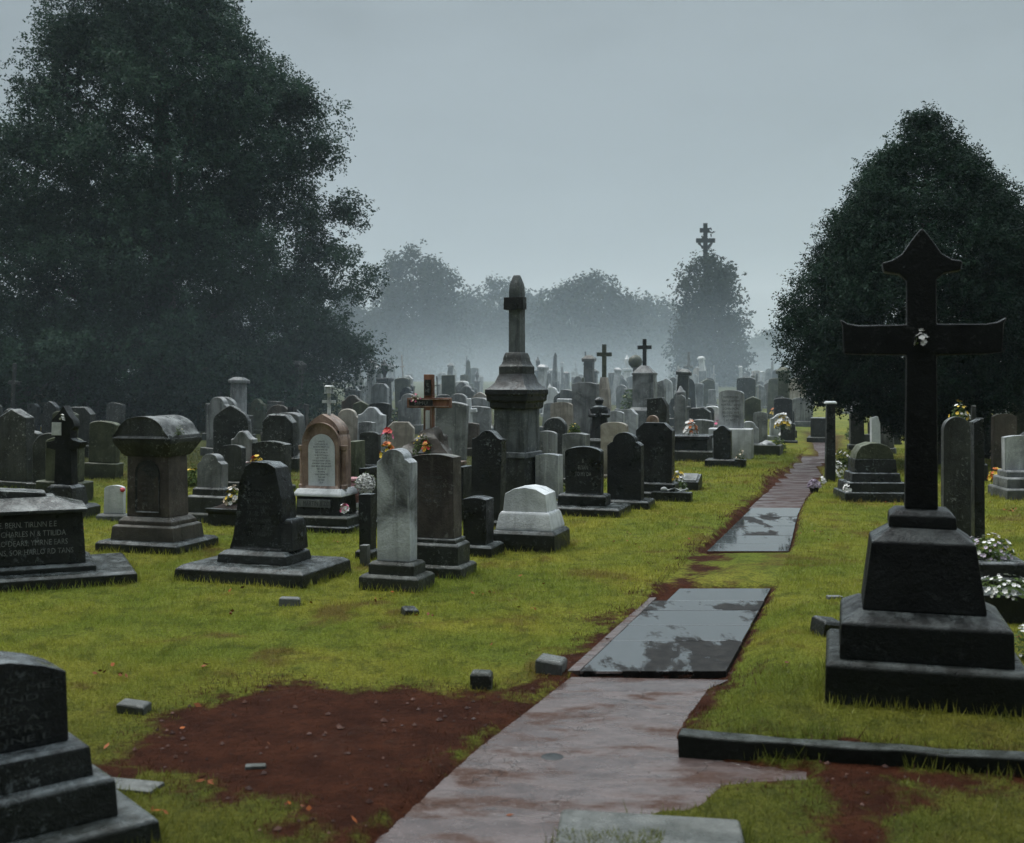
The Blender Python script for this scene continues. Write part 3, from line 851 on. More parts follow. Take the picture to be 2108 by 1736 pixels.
# foreground pair
r, w, h, z = headstone('pale streaked headstone with shouldered round top, tallest of the front row', 818, 1216, 84, 924, 'shoulder', 'stained', .17, TH, [(.24, .22, .15), (.11, .10, .11)], tmat='dark', lean=.4)
headstone('narrow black stone tucked behind the left edge of the pale streaked headstone', 757, 1150, 36, 1017, 'flat', 'black', .14, TH, [(.06, .06, .12)])
o = headstone('small pale footstone at the left foot of the pale streaked headstone', 752, 1163, 17, 1122, 'flat', 'grey', .08, TH, name='footstone')
headstone('brownish grey headstone with recessed face and low curved top', 900, 1188, 104, 934, 'low', 'brown', .22, TH, [(.22, .20, .13), (.12, .10, .20), (.05, .05, .04)], inset=.045, tmat='dark', text=['IN LOVING', 'MEMORY OF', 'THOMAS ART', 'WHO DIED', '& HIS WIFE', 'JANE ETTA'], tw=.55, tbox=(.74, .32))
headstone('low black headstone with pale curved coping beside the brownish grey stone', 985, 1146, 64, 1022, 'low', 'black', .26, TH, [(.18, .16, .14)])
headstone('tall black slab with swept ogee top, left of the obelisk', 1004, 1086, 72, 886, 'ogee', 'black', .22, TH, [(.14, .12, .10)])
headstone('dark block behind the low black headstone, under the decorated cross', 958, 1080, 36, 960, 'flat', 'black', .4, TH, name='tomb_block', cat='tomb')

# white ridged low tomb on a black base
x, y = place(1092, 1136, .72, TH)
r = thing('ridged_tomb', 'low white tomb with a ridged two-tier top on a black base', 'tomb', x, y, TH)
B().loft([(0, .36, .32), (.20, .36, .32), (.235, .33, .29)]).done('base', M['black'], r)
B().loft([(.234, .31, .26), (.27, .31, .26), (.40, .28, .235), (.43, .26, .21)]).done('lower_tier', M['white'], r)
b = B(); b.prism([(-.25, 0), (.25, 0), (.225, .19), (.12, .245), (.0, .262), (-.12, .245), (-.225, .19)], -.20, .20, .429); b.done('ridge_top', M['white'], r)
FOOT.append((x, y, TH, .72, .64))

# the obelisk
x, y = place(1064, 1032, .8, -26)
r = thing('obelisk', 'tall dark obelisk with short cross arms on a moulded pedestal', 'monument', x, y, -26)
k = y / F
zof = lambda py: EYE - (py - HY) * k - r.location.z
hw = .27
B().loft([(0, .34, .37), (.10, .34, .37), (.13, .31, .34)]).done('step', M['black'], r)
B().loft([(.129, hw + .005, hw + .045), (zof(940), hw, hw + .04)]).done('base_block', M['dark'], r)
part_ = B().loft([(zof(940) - .001, hw + .03, hw + .06), (zof(930), hw + .02, hw + .05), (zof(929), hw - .01, hw + .02), (zof(842), hw - .02, hw + .01)]).done('die', M['mid'], r)
b = B().loft([(zof(842) - .001, hw - .005, hw + .025), (zof(839), hw + .025, hw + .055), (zof(828), hw + .03, hw + .06), (zof(825), hw + .065, hw + .095), (zof(814), hw + .07, hw + .10), (zof(812), hw + .085, hw + .115), (zof(802), hw + .085, hw + .115), (zof(799), hw + .05, hw + .08), (zof(788), hw - .02, hw), (zof(770), hw - .07, hw - .05)]); b.done('cornice', M['black'], r)
B().loft([(zof(771), hw - .07, hw - .05), (zof(755), hw - .07, hw - .05), (zof(750), hw - .10, hw - .08), (zof(742), hw - .12, hw - .10), (zof(738), hw - .12, hw - .10), (zof(731), hw - .135, hw - .115), (zof(726), hw - .15, hw - .13)]).done('neck', M['dark'], r)
B().loft([(zof(727), .098, .104), (zof(600), .090, .096), (zof(586), .082, .088), (zof(570), .046, .05), (zof(567), .036, .04)]).done('shaft', M['mid'], r)
B().loft([(zof(638), .165, .065), (zof(613), .165, .065)], 0, -.06).done('cross_arms', M['black'], r)
B().prism(profile('round', .13, .10), -.15, -.139, zof(640)).done('arm_boss', M['black'], r, .004)
inscription(['ERECTED BY', 'THE PARISH', 'IN MEMORY', 'OF A FATHER', 'AND FRIEND'], .30, part_, -(hw + .016), zof(862), .34, M['letters_dim'])
FOOT.append((x, y, -26, .7, .75))

headstone('small grey arched stone close on the right of the obelisk', 1125, 990, 44, 887, 'segment', 'grey', .14, TH, [(.08, .08, .1)]) [0]
headstone('low pale block stone at the obelisk foot, behind the white ridged tomb', 1131, 1030, 58, 934, 'low', 'pale', .3, TH, [(.08, .08, .06)], tmat='grey', name='tomb_block', cat='tomb')
headstone('beige round-topped headstone to the right of the obelisk cornice', 1158, 935, 48, 828, 'segment', 'sand', .16, TH, [(.12, .12, .1)])
headstone('grey stone box with a fern growing on top', 1185, 1000, 58, 891, 'low', 'grey', .34, TH, [(.1, .1, .16)], tmat='dark', name='stone_planter', cat='planter')
bouquet('bushy green fern on top of the grey stone box', at=((1182 - CX) / F * 19.9, 19.9, EYE - (893 - HY) / F * 19.9), size=.24, petals=(P_YEL,), n=4, leafy=420, pr=.012, name='fern', cat='plant', flat=.8)
headstone('small black arched headstone with white etched figure', 1203, 1066, 80, 919, 'segment', 'black', .16, TH, [(.62, .6, .14), (.16, .14, .15)], inset=.03, text=['&', 'ELYAN', 'TO MY DA'], tw=.45, tbox=(.74, .36), lmat='letters_pale')
headstone('black broad headstone directly right of the etched black headstone', 1288, 1050, 76, 890, 'shoulder', 'black', .2, TH, [(.26, .3, .14)])
r, w, h, z = headstone('black headstone with sloping shoulders on tall plinth, last of the row by the lawn', 1348, 1032, 80, 870, 'clipped', 'black', .24, TH, [(.30, .28, .15), (.12, .12, .14)])
bouquet('white flowers lying at the foot of the sloping-shouldered black headstone', at=put_on(r, w / 2 + .10, -.12, .30), size=.17, petals=(P_WHITE, P_YEL), n=30, leafy=60, pr=.028)
# wedge marker
x, y = place(1417, 1010, .4, TH)
r = thing('wedge_marker', 'low dark wedge-shaped marker with pale sloping face at the lawn edge', 'gravestone', x, y, TH)
b = B(); b.side_prism([(-.22, 0), (.22, 0), (.22, .26), (.12, .27), (-.22, .16)], -.20, .20); b.done('wedge', M['black'], r)
b = B(); b.side_prism([(-.19, .172), (.09, .2625), (.09, .283), (-.19, .192)], -.16, .16); b.done('face', M['grey'], r)
FOOT.append((x, y, TH, .4, .44))
x, y = place(1363, 1030, .3, TH)
r = thing('kerb_stone', 'low kerb stone with small white ornament in front of the end black headstone', 'kerb', x + .10, y - .35, TH)
B().box(-.30, .30, -.09, .09, 0, .16).done('block', M['black'], r, .015)
b = B(); b.ball((-.12, 0, .195), .045, 2, (1.2, .8, .8), .1); b.tube([(-.08, 0, .18), (.04, .0, .21), (.14, 0, .175), (.24, 0, .21)], [.014, .016, .014, .012]); b.done('ornament', M['white'], r, 0, .002)

headstone('big grey lichened headstone with low gabled top, behind the beige one', 1204, 930, 58, 787, 'low', 'grey', .3, TH, [(.14, .12, .14)], taper=.03)
headstone('mossy beige curved stone behind the black broad headstone', 1266, 985, 58, 869, 'segment', 'sand', .2, TH, [(.1, .1, .1)])
headstone('pale round-topped stone right of the hooded statue', 1266, 945, 38, 846, 'segment', 'pale', .16, TH, [(.08, .08, .1)])

# hooded statue
x, y = place(1234, 955, .4, 0)
r = thing('statue', 'dark hooded statue standing between grey stones', 'statue', x, y, -10)
k = y / F; top = EYE - (818 - HY) * k - r.location.z
B().loft([(0, .30, .28), (.45, .27, .25), (.50, .30, .28), (.56, .26, .24)]).done('pedestal', M['dark'], r)
b = B(); s0 = .555; L = top - s0
b.lathe([(s0, .24), (s0 + .1 * L, .23), (s0 + .4 * L, .185), (s0 + .55 * L, .17), (s0 + .68 * L, .19), (s0 + .76 * L, .17), (s0 + .80 * L, .085), (s0 + .83 * L, .075), (s0 + .87 * L, .10), (s0 + .93 * L, .105), (s0 + .98 * L, .07), (s0 + L, .02)], 20, sy=.75)
b.tube([(-.17, -.02, s0 + .70 * L), (-.19, -.08, s0 + .55 * L), (-.05, -.17, s0 + .56 * L)], [.06, .055, .04]); b.tube([(.17, -.02, s0 + .70 * L), (.19, -.08, s0 + .55 * L), (.05, -.17, s0 + .57 * L)], [.06, .055, .04])
for q in b.bm.verts:
    a = math.atan2(q.co.y, q.co.x)
    if q.co.z < s0 + .6 * L: f = 1 + .06 * math.sin(9 * a); q.co.x *= f; q.co.y *= f
b.done('robed_figure', M['black'], r, 0, .015)
FOOT.append((x, y, -10, .6, .56))

# cross on a brown pedestal
def cross_on_pedestal(label, px, yb, cross_px, top, foot, stone, cm, steps, rot=TH):
    x, y = place(px, yb, .8, rot)
    r = thing('pedestal_cross', label, 'cross', x, y, rot)
    k = y / F
    zz = lambda py: EYE - (py - HY) * k - r.location.z
    for i, (p0, p1, w0, w1, nm) in enumerate(steps):
        z0 = zz(p0) if i else 0.0
        B().loft([(z0 - (.001 if i else 0), w0 * k / 2, w0 * k / 2 * .85), (zz(p1), w1 * k / 2, w1 * k / 2 * .85)]).done(nm, M[stone], r)
    hh = zz(top) - zz(foot)
    b = cross_shape(B(), cross_px * k, hh, .27 * cross_px * k, .24 * cross_px * k, hh * .70, None, zz(foot) - .002, 0)
    b.done('cross', M[cm], r)
    FOOT.append((x, y, rot, steps[0][2] * k, steps[0][2] * k))
    return r


cross_on_pedestal('dark green cross on a tall tapering brown pedestal', 1244, 912, 31, 709, 778, 'sand', 'mossy', [(912, 868, 48, 46, 'plinth'), (868, 852, 46, 30, 'step'), (852, 800, 26, 22, 'shaft'), (800, 777, 20, 14, 'shaft_top')])
r = cross_on_pedestal('black cross on a tall grey square pillar with gabled top', 1327, 915, 29, 698, 755, 'grey', 'black', [(915, 845, 62, 60, 'plinth'), (845, 838, 60, 46, 'step'), (838, 772, 44, 43, 'pillar'), (772, 768, 46, 46, 'cornice'), (768, 753, 44, 16, 'gable')])
headstone('ball-topped grey post behind the pillar with the black cross', 1308, 880, 12, 752, 'flat', 'grey', .25, TH, name='stone_pillar', cat='pillar')
b = B().ball((0, 0, 0), .26, 2); o = b.done('stone_ball', M['mossy'], None, 0, .01)
Y = ground_at(1308, 880)[1] + .15
o.location = ((1308 - CX) / F * Y, Y, EYE - (745 - HY) / F * Y); tag(o, 'round stone ball on the grey post by the black cross', 'stone ball')
headstone('pale whitish block stone in front of the black-cross pillar', 1290, 930, 48, 842, 'slant', 'pale', .3, TH, [(.1, .1, .1)])
headstone('dark slant-topped headstone right of the black-cross pillar', 1354, 960, 46, 818, 'slant', 'dark', .3, TH, [(.1, .1, .14)])
headstone('small reddish fluted stone leaning before the dark slant-topped one', 1345, 975, 26, 855, 'round', 'terracotta', .14, TH, [(.08, .08, .1)])
headstone('slim grey round-topped headstone right of the dark slant-topped one', 1401, 935, 25, 813, 'round', 'grey', .16, TH, [(.08, .08, .1)])
headstone('grey broken column at the right shoulder of the black-cross pillar', 1362, 905, 18, 783, 'slant', 'grey', .25, TH, name='stone_pillar', cat='pillar')

# right middle
x, y = place(1421, 952, 1.0, TH)
r = thing('chest_tomb', 'low dark two-tier chest tomb beside the black pointed headstone', 'tomb', x, y + .2, TH)
B().loft([(0, .62, .55), (.24, .62, .55), (.27, .58, .50)]).done('base', M['dark'], r)
part_ = B().loft([(.269, .48, .42), (.50, .47, .41), (.53, .53, .47), (.585, .53, .47), (.60, .50, .44)]).done('body', M['black'], r)
FOOT.append((x, y + .2, TH, 1.24, 1.1))
bouquet('white and orange flowers on top of the low two-tier tomb', at=put_on(r, .05, -.1, .60), size=.34, petals=(P_WHITE, P_WHITE, P_OR), n=60, leafy=120, pr=.05)
bouquet('white daisies growing at the left of the two-tier tomb', 1378, 935, .38, (P_WHITE,), n=50, leafy=260, pr=.03)
headstone('white headstone covered with fine inscription on a broad pale base', 1505, 945, 52, 803, 'segment', 'pale', .22, TH, [(.42, .3, .72)], tmat='white', text=['INMEMORIAN', 'NATUS SEPTEM', 'MORTUUS ANNO', 'DOMINI MCML', 'BELOVED WIFE', 'AND MOTHER', 'AT REST'], tw=.8, tbox=(.84, .66), lmat='letters_dim')
headstone('black pointed headstone in front of the white inscribed one', 1488, 962, 38, 876, 'ogee', 'black', .2, TH, [(.32, .3, .19)])
x, y = place(1524, 964, .25, TH)
r = thing('flower_box', 'small black flower box at the corner of the black pointed headstone', 'planter', x, y - .05, TH)
B().loft([(0, .10, .10), (.18, .11, .11), (.20, .12, .12)]).done('box', M['black'], r)
bouquet('dull pale flowers in the small black flower box', at=put_on(r, 0, 0, .19), size=.20, petals=(P_CREAM,), n=16, leafy=150, pr=.022)
headstone('narrow black leaning stone right of the white inscribed headstone', 1551, 915, 20, 868, 'segment', 'black', .12, TH, lean=3)
headstone('grey rounded headstone with pale lower half by the kerbed grave', 1565, 922, 29, 848, 'segment', 'grey', .14, TH, [(.12, .1, .1)])
x, y = place(1574, 938, .8, TH)
r = thing('kerbed_grave', 'low kerbed grave with stone border left of the path', 'grave', x, y + .1, TH)
b = B(); b.box(-.42, .42, -.5, -.4, 0, .26); b.done('front_kerb', M['mossy'], r)
for s in (-1, 1): B().box(s * .37 - .05, s * .37 + .05, -.398, .5, 0, .24).done('side_kerb', M['dark'], r)
B().box(-.318, .318, -.398, .5, 0, .15).done('bed', M['soil'], r, .01, .02)
o = B().ball((0, 0, 0), .16, 3, (1.2, .9, .8), .3).done('boulder', M['pale'], None, 0, 0); o.location = put_on(r, .08, .1, .22)
tag(o, 'pale rounded boulder lying on the kerbed grave', 'boulder')
headstone('dark round-headed headstone with pale crown near the far end of the path', 1605, 890, 24, 815, 'round', 'dark', .18, TH, [(.1, .1, .1)])
headstone('short black round-topped stone right of the pale-crowned one', 1625, 888, 21, 842, 'round', 'black', .15, TH, [(.1, .1, .1)])
headstone('dark flower-hung stone at the left verge of the path', 1622, 912, 30, 870, 'segment', 'black', .2, TH, [(.14, .14, .1)])
bouquet('yellow and white flowers on the dark stone at the path verge', at=((1612 - CX) / F * 32, 32, EYE - (884 - HY) / F * 32 + .0), size=.42, petals=(P_WHITE, P_YEL, P_WHITE), n=46, leafy=200, pr=.07)
bouquet('green shrub at the left verge near the end of the path', 1602, 932, .42, (P_WHITE,), n=6, leafy=420, pr=.03, name='shrub', cat='shrub')
headstone('grey stone block with a pale cap at the end of the path', 1686, 908, 34, 860, 'flat', 'dark', .6, TH, [(.2, .2, .2)], name='tomb_block', cat='tomb')
headstone('stone with a round ball-like head left of the white inscribed headstone', 1459, 905, 22, 838, 'round', 'dark', .18, TH, [(.0, .06, .5)])

# black post by the path
x, y = place(1709, 992, .14, -6)
r = thing('stone_post', 'slim tall black post with pale cap at the right edge of the path', 'post', x, y, -6, lean=.6)
k = y / F; tp = EYE - (832 - HY) * k - r.location.z
B().loft([(0, .085, .09), (tp, .075, .08)]).done('shaft', M['black'], r)
B().loft([(tp - .001, .10, .10), (tp + .03, .10, .10), (tp + .05, .07, .07)]).done('cap', M['white'], r)
FOOT.append((x, y, -6, .18, .18))
bouquet('white blossom cluster at the right of the black post', 1724, 985, .26, (P_WHITE,), n=50, leafy=140, pr=.026, spread=.45, flat=1.3)
bouquet('small white flower tuft at the left foot of the black post', 1694, 996, .14, (P_WHITE,), n=26, leafy=70, pr=.026)
x, y = ground_at(1676, 1014)
r = thing('flower_pot', 'small dark pot of mauve flowers in the grass right of the path', 'flower pot', x, y, 0)
B().lathe([(0, .055), (.02, .06), (.10, .08), (.115, .082)], 16).done('pot', M['black'], r, 0, .002)
V = unit(rng.normal(size=(300, 3))); V[:, 2] = np.abs(V[:, 2]); V = V * np.array([.105, .105, .12]) + np.array([0, 0, .10])
fast_mesh('blossoms', leaf_quads(V, .04, .035, .2), 4, P_MAUVE, r)
bouquet('bushy green weeds with white blooms behind the black post', 1742, 966, .42, (P_WHITE,), n=40, leafy=480, pr=.024, name='weed_clump', cat='plant', spread=.8)

# stepped tomb right of the path
x, y = place(1788, 1036, .9, -4)
r = thing('stepped_tomb', 'black three-stepped tomb with a mossy cushion top', 'tomb', x + .05, y, -4)
B().loft([(0, .50, .42), (.15, .49, .41), (.165, .47, .39)]).done('step', M['black'], r)
B().loft([(.164, .44, .36), (.29, .43, .35), (.305, .41, .33)]).done('step', M['black'], r)
B().loft([(.304, .36, .29), (.43, .35, .28), (.445, .33, .26)]).done('step', M['black'], r)
part_ = B().loft([(.444, .31, .24), (.64, .30, .23)]).done('body', M['black'], r)
b = B(); b.prism([(-.29, 0), (.29, 0), (.27, .10), (.20, .20), (.06, .245), (-.06, .245), (-.20, .20), (-.27, .10)], -.20, .20, .639); b.done('cushion_top', M['mossy'], r, .02)
FOOT.append((x + .05, y, -4, 1.0, .84))
bouquet('white round flower heads on the left step of the three-stepped tomb', at=put_on(r, -.42, -.30, .16), size=.13, petals=(P_WHITE,), n=34, leafy=16, pr=.035)
headstone('bluish white tall slab behind the three-stepped tomb', 1803, 975, 21, 857, 'slant', 'white', .16, -4, [(.14, .12, .12)], tmat='grey')

# streaked slabs behind the big cross
headstone('tall slab with pale rain streaks behind the large black cross', 1968, 1118, 58, 858, 'round', 'dark', .14, -8, [(.16, .14, .08)], lean=.5)
headstone('tall black slab touching the right side of the streaked slab', 2012, 1112, 30, 862, 'slant', 'black', .24, -8)
bouquet('yellow and white flowers showing above the streaked tall slab', at=((1975 - CX) / F * 13.4, 13.4, EYE - (866 - HY) / F * 13.4), size=.22, petals=(P_WHITE, P_YEL), n=26, leafy=180, pr=.022)
headstone('brown arched headstone at the right side behind the tall slabs', 2066, 985, 50, 852, 'segment', 'brown', .16, -6, [(.14, .12, .1)])
r, w, h, z = headstone('pale tomb headstone cut by the right edge of the photo', 2098, 1032, 66, 896, 'low', 'pale', .16, -6, [(.18, .8, .20), (.10, .55, .16), (.04, .3, .10)], tmat='grey')
headstone('grey slim stone high behind the brown arched headstone', 2024, 930, 30, 836, 'gable', 'grey', .15, -6, [(.1, .1, .1)])
headstone('pale hexagon-topped stone behind the brown arched headstone', 2064, 925, 36, 820, 'clipped', 'pale', .18, -6, [(.1, .1, .1)])
headstone('pale tall stone at the far right under the dark tree', 2096, 930, 28, 815, 'round', 'pale', .18, -6, [(.1, .1, .1)])
headstone('small dark flat-topped stone between the black post and bluish slab', 1764, 930, 30, 846, 'clipped', 'dark', .2, -6, [(.1, .1, .2)])
headstone('white stone under the left skirt of the dark tree', 1762, 905, 24, 832, 'round', 'white', .2, -6, [(.1, .1, .2)])

# flower mound and planters beside the big cross
x, y = place(2040, 1232, .8, -8)
r = thing('flower_grave', 'low stepped black grave topped by a mound of pale flowers', 'grave', x, y, -8)
B().loft([(0, .30, .40), (.14, .30, .40), (.16, .27, .37)]).done('base', M['black'], r)
B().loft([(.159, .24, .33), (.26, .23, .32), (.28, .21, .30)]).done('bed', M['black'], r)
FOOT.append((x, y, -8, .6, .8))
bouquet('mound of small white flowers on the low stepped grave', at=put_on(r, -.04, -.05, .26), size=.30, petals=(P_WHITE, P_MAUVE), n=90, leafy=380, pr=.018, flat=.7, spread=.75)
x, y = place(2078, 1306, .4, -8)
r = thing('flower_box', 'long black flower box at the right edge, beside the big cross', 'planter', x, y, -8)
B().loft([(0, .30, .17), (.20, .31, .18), (.22, .31, .18)]).done('box', M['black'], r)
bouquet('white flowers in the long black flower box', at=put_on(r, -.02, 0, .20), size=.26, petals=(P_WHITE,), n=60, leafy=200, pr=.018, flat=.5, spread=1.0)
bouquet('white flowers at the right edge near the foot of the big cross', 2106, 1378, .2, (P_WHITE,), n=26, leafy=120, pr=.016)

# ------------------------------------------------------------------ the big black cross
kq = 6.45 / F
x, y = (1896 - CX) / F * 6.45, 6.45
r = thing('large_cross', 'large black stone cross on three heavy tiers', 'cross', x, y, -16, lean=0)
r.location.z = .05
k = 6.38 / F; zc = lambda py: EYE - (py - HY) * k - r.location.z
B().loft([(-.05, .525, .45), (.205, .52, .445), (.232, .495, .42)]).done('plinth', M['cross'], r, .012)
B().loft([(.231, .445, .375), (.425, .44, .37), (.44, .42, .355), (.485, .34, .265)]).done('step', M['cross'], r, .012)
B().loft([(.484, .322, .255), (.86, .272, .22), (.935, .168, .145)]).done('pedestal', M['cross'], r, .012)
B().loft([(.934, .18, .145), (1.0, .175, .14), (1.03, .14, .11)]).done('collar', M['cross'], r, .01)
o = B(); zb = 1.029
Z = lambda py: zc(py)
sh = .09; W = .43
pts = [(-.088, zb), (.088, zb), (.080, Z(731)), (.34, Z(729)), (.42, Z(726)), (W, Z(668)), (W + .015, Z(655)), (.40, Z(664)), (.34, Z(668)), (.080, Z(667)), (.078, Z(575)), (.12, Z(562)), (.205, Z(556)), (.215, Z(538)), (.16, Z(534)), (.105, Z(522)), (.062, Z(497)), (.028, Z(479)), (0, Z(468)),
       (-.028, Z(479)), (-.062, Z(497)), (-.105, Z(522)), (-.16, Z(534)), (-.215, Z(538)), (-.205, Z(556)), (-.12, Z(562)), (-.078, Z(575)), (-.080, Z(667)), (-.34, Z(668)), (-.40, Z(664)), (-W - .015, Z(655)), (-W, Z(668)), (-.42, Z(726)), (-.34, Z(729)), (-.080, Z(731))]
o.prism(pts, -.055, .055)
o.done('cross', M['cross'], r, .012)
FOOT.append((x, y, -16, 1.05, .90))
bouquet('cluster of small white flowers fixed to the centre of the large black cross', at=put_on(r, .0, -.06, zc(712)), size=.085, petals=(P_WHITE,), n=24, leafy=26, pr=.013)

# ------------------------------------------------------------------ foreground pieces
x, y = -2.13, 4.32
r = thing('headstone', 'black headstone with pale curved wet top on steps at the lower left corner', 'gravestone', x, y, 40, lean=.0)
B().loft([(0, .66, .42), (.10, .65, .41), (.115, .63, .39)]).done('step', M['black'], r, .014)
B().loft([(.114, .53, .30), (.25, .52, .29), (.265, .50, .27)]).done('step', M['black'], r, .014)
B().loft([(.264, .46, .23), (.38, .45, .22), (.39, .43, .20)]).done('plinth', M['black'], r, .012)
b = B(); b.prism([(-.40, 0), (.40, 0), (.39, .275), (.30, .315), (.18, .345), (0, .358), (-.18, .345), (-.30, .315), (-.39, .275)], -.13, .13, .389); part_ = b.done('upright', M['black'], r, .012)
inscription(['IN LOVING ME', 'HENRI LIND', 'ATT X LIA', 'WHO DIED AT', 'AGED 80 YRS', 'AND TANNE E'], .50, part_, -.1325, .64, .22, M['letters_dim'], x=.08)
FOOT.append((x, y, 40, 1.3, .84))

FLAT = []            # pieces lying in the turf: no blades through them


def flat_stone(label, px, py, w, d, h, rot, mat, name='flat_marker', cat='marker', tilt=(0, 0)):
    x, Y = ground_at(px, py)
    b = B(); b.loft([(-.05, w / 2, d / 2), (h * .8, w / 2, d / 2), (h, w / 2 - .015, d / 2 - .015)])
    o = b.done(name, M[mat], None, .008, .008); o.location = (x, Y, gz(x, Y)); o.rotation_euler = (R(tilt[0]), R(tilt[1]), R(rot))
    tag(o, label, cat)
    FLAT.append((x, Y, rot, w, d))
    return o


flat_stone('pale wet ledger slab partly covered by grass at the bottom edge', 1338, 1735, .72, .34, .05, -6, 'grey', 'ledger_slab', 'slab', (0, 1))
flat_stone('bluish flat marker sunk in the grass beside the lower left steps', 262, 1622, .30, .13, .02, -12, 'grey')
flat_stone('small flat grey block lying in the lawn left of the bare soil', 275, 1462, .155, .10, .055, -8, 'grey', 'stone_block', 'block', (4, 4))
flat_stone('small flat stone lying before the broad wet slab', 596, 1246, .16, .14, .06, 8, 'grey', 'stone_block', 'block', (-6, 3))
flat_stone('small upright dark cube stone standing in the lawn near the path', 991, 1406, .125, .10, .10, -4, 'dark', 'stone_block', 'block')
flat_stone('square grey stump stone at the left edge of the path', 1133, 1372, .17, .17, .09, -14, 'grey', 'stone_block', 'block', (0, 6))
flat_stone('small pale stone lying in grass left of the big cross', 1718, 1240, .13, .07, .03, 6, 'grey', 'stone_block', 'block')
flat_stone('dark lump of stone by the left corner of the big cross', 1702, 1322, .17, .16, .11, 20, 'black', 'stone_block', 'block', (6, 8))
flat_stone('dark lump of turf stone lying in front of the pale streaked headstone', 843, 1262, .12, .10, .05, 30, 'black', 'stone_block', 'block', (8, 5))
flat_stone('thin grey flake of stone on the bare red soil', 527, 1573, .10, .05, .02, 10, 'grey', 'stone_flake', 'stone')
# dark oval plate on the path
b = B(); b.lathe([(-.02, .058), (.004, .058), (.008, .050)], 26); o = b.done('drain_plate', M['iron'], None, 0, .001)
x, Y = ground_at(1137, 1538); o.location = (x, Y, -.0535); tag(o, 'small round dark drain plate set in the wet path', 'drain')
# kerb at the lower right
KX0, KY0, KX1, KY1 = .83, 5.64, 3.4, 5.05
L = math.hypot(KX1 - KX0, KY1 - KY0); ang = math.degrees(math.atan2(KY1 - KY0, KX1 - KX0))
b = B(); b.loft([(-.10, L / 2, .055), (.062, L / 2, .055), (.072, L / 2 - .01, .045)]); bmesh.ops.subdivide_edges(b.bm, edges=[e for e in b.bm.edges if e.calc_length() > 1], cuts=14)
o = b.done('kerb', M['cross'], None, .006, .014); o.location = ((KX0 + KX1) / 2, (KY0 + KY1) / 2, -.01); o.rotation_euler = (0, 0, R(ang))
tag(o, 'long black stone kerb holding back the lawn below the big cross', 'kerb')
FLAT.append(((KX0 + KX1) / 2, (KY0 + KY1) / 2, ang, L, .10))

# ------------------------------------------------------------------ the crowd of far stones
FAR = []
ZONES = [  # left, right, count, nearest, farthest, where
    (-60, 236, 26, 17, 44, 'left of the brown monument'),
    (405, 515, 15, 21, 50, 'right of the brown monument'),
    (515, 625, 18, 22, 60, 'left of the reddish monument'),
    (705, 845, 24, 24, 85, 'between the reddish monument and the decorated cross'),
    (895, 995, 22, 20, 85, 'between the decorated cross and the obelisk'),
    (1105, 1225, 24, 24, 85, 'just right of the obelisk'),
    (1262, 1308, 8, 36, 85, 'between the two pedestal crosses'),
    (1360, 1470, 24, 27, 90, 'left of the white inscribed headstone'),
    (1530, 1640, 26, 29, 90, 'right of the white inscribed headstone'),
    (1640, 1702, 12, 38, 90, 'at the far end of the path'),
    (1720, 1850, 16, 24, 60, 'right of the black post'),
    (1985, 2150, 18, 20, 55, 'beyond the tall streaked slab'),
]
SHAPES = {'segment': 'curve-topped headstone', 'round': 'round-topped headstone', 'flat': 'square-topped headstone', 'shoulder': 'shouldered headstone', 'gothic': 'pointed headstone', 'gable': 'gabled headstone', 'clipped': 'clipped-corner headstone', 'low': 'broad low-topped headstone', 'ogee': 'swept-top headstone',
          'pillar': 'stone pillar', 'needle': 'obelisk', 'cross': 'stone cross', 'urn': 'urn-topped pedestal'}
TONES = {'black': 'black', 'dark': 'dark', 'grey': 'grey', 'pale': 'pale', 'white': 'white', 'brown': 'brown', 'sand': 'beige', 'mossy': 'mossy'}


def far_stone(shape, tone, x, y, w, h, rot):
    b = B(); d = max(.12, w * .3); ph = rnd.choice((.12, .2, .3)); pw = w * rnd.uniform(1.15, 1.5)
    b.loft([(-.1, pw / 2, d * .9), (ph, pw / 2, d * .9)])
    if shape == 'pillar':
        b.loft([(ph, w * .5, w * .5), (h * .9, w * .44, w * .44)]).loft([(h * .9, w * .6, w * .6), (h * .95, w * .6, w * .6), (h, w * .3, w * .3)])
    elif shape == 'needle':
        b.loft([(ph, w * .55, w * .55), (ph + .35 * h, w * .5, w * .5)]).loft([(ph + .35 * h, w * .34, w * .34), (h * .93, w * .2, w * .2), (h, w * .02, w * .02)])
    elif shape == 'cross':
        b.loft([(ph, w * .5, d), (ph + .25, w * .4, d * .8)])
        cross_shape(b, w * .95, h - ph - .25, w * .24, w * .22, (h - ph - .25) * .68, None, ph + .245)
    elif shape == 'urn':
        b.loft([(ph, w * .45, w * .45), (h * .6, w * .4, w * .4), (h * .62, w * .55, w * .55), (h * .67, w * .55, w * .55)])
        b.lathe([(h * .67, w * .14), (h * .72, w * .12), (h * .8, w * .32), (h * .9, w * .34), (h * .93, w * .2), (h, w * .06)], 14)
    else:
        b.prism(profile(shape, w, h - ph, rnd.uniform(-.02, .06)), -d / 2, d / 2, ph, .04 if rnd.random() < .3 else 0)
    nm = {'pillar': 'stone_pillar', 'needle': 'obelisk', 'cross': 'stone_cross', 'urn': 'urn_pedestal'}.get(shape, 'headstone')
    o = b.done(nm, M[tone], None, .014, .012, 1)
    o.location = (x, y, gz(x, y)); o.rotation_euler = (R(rnd.gauss(0, 2.4)), R(rnd.gauss(0, 2.6)), R(rot))
    return o


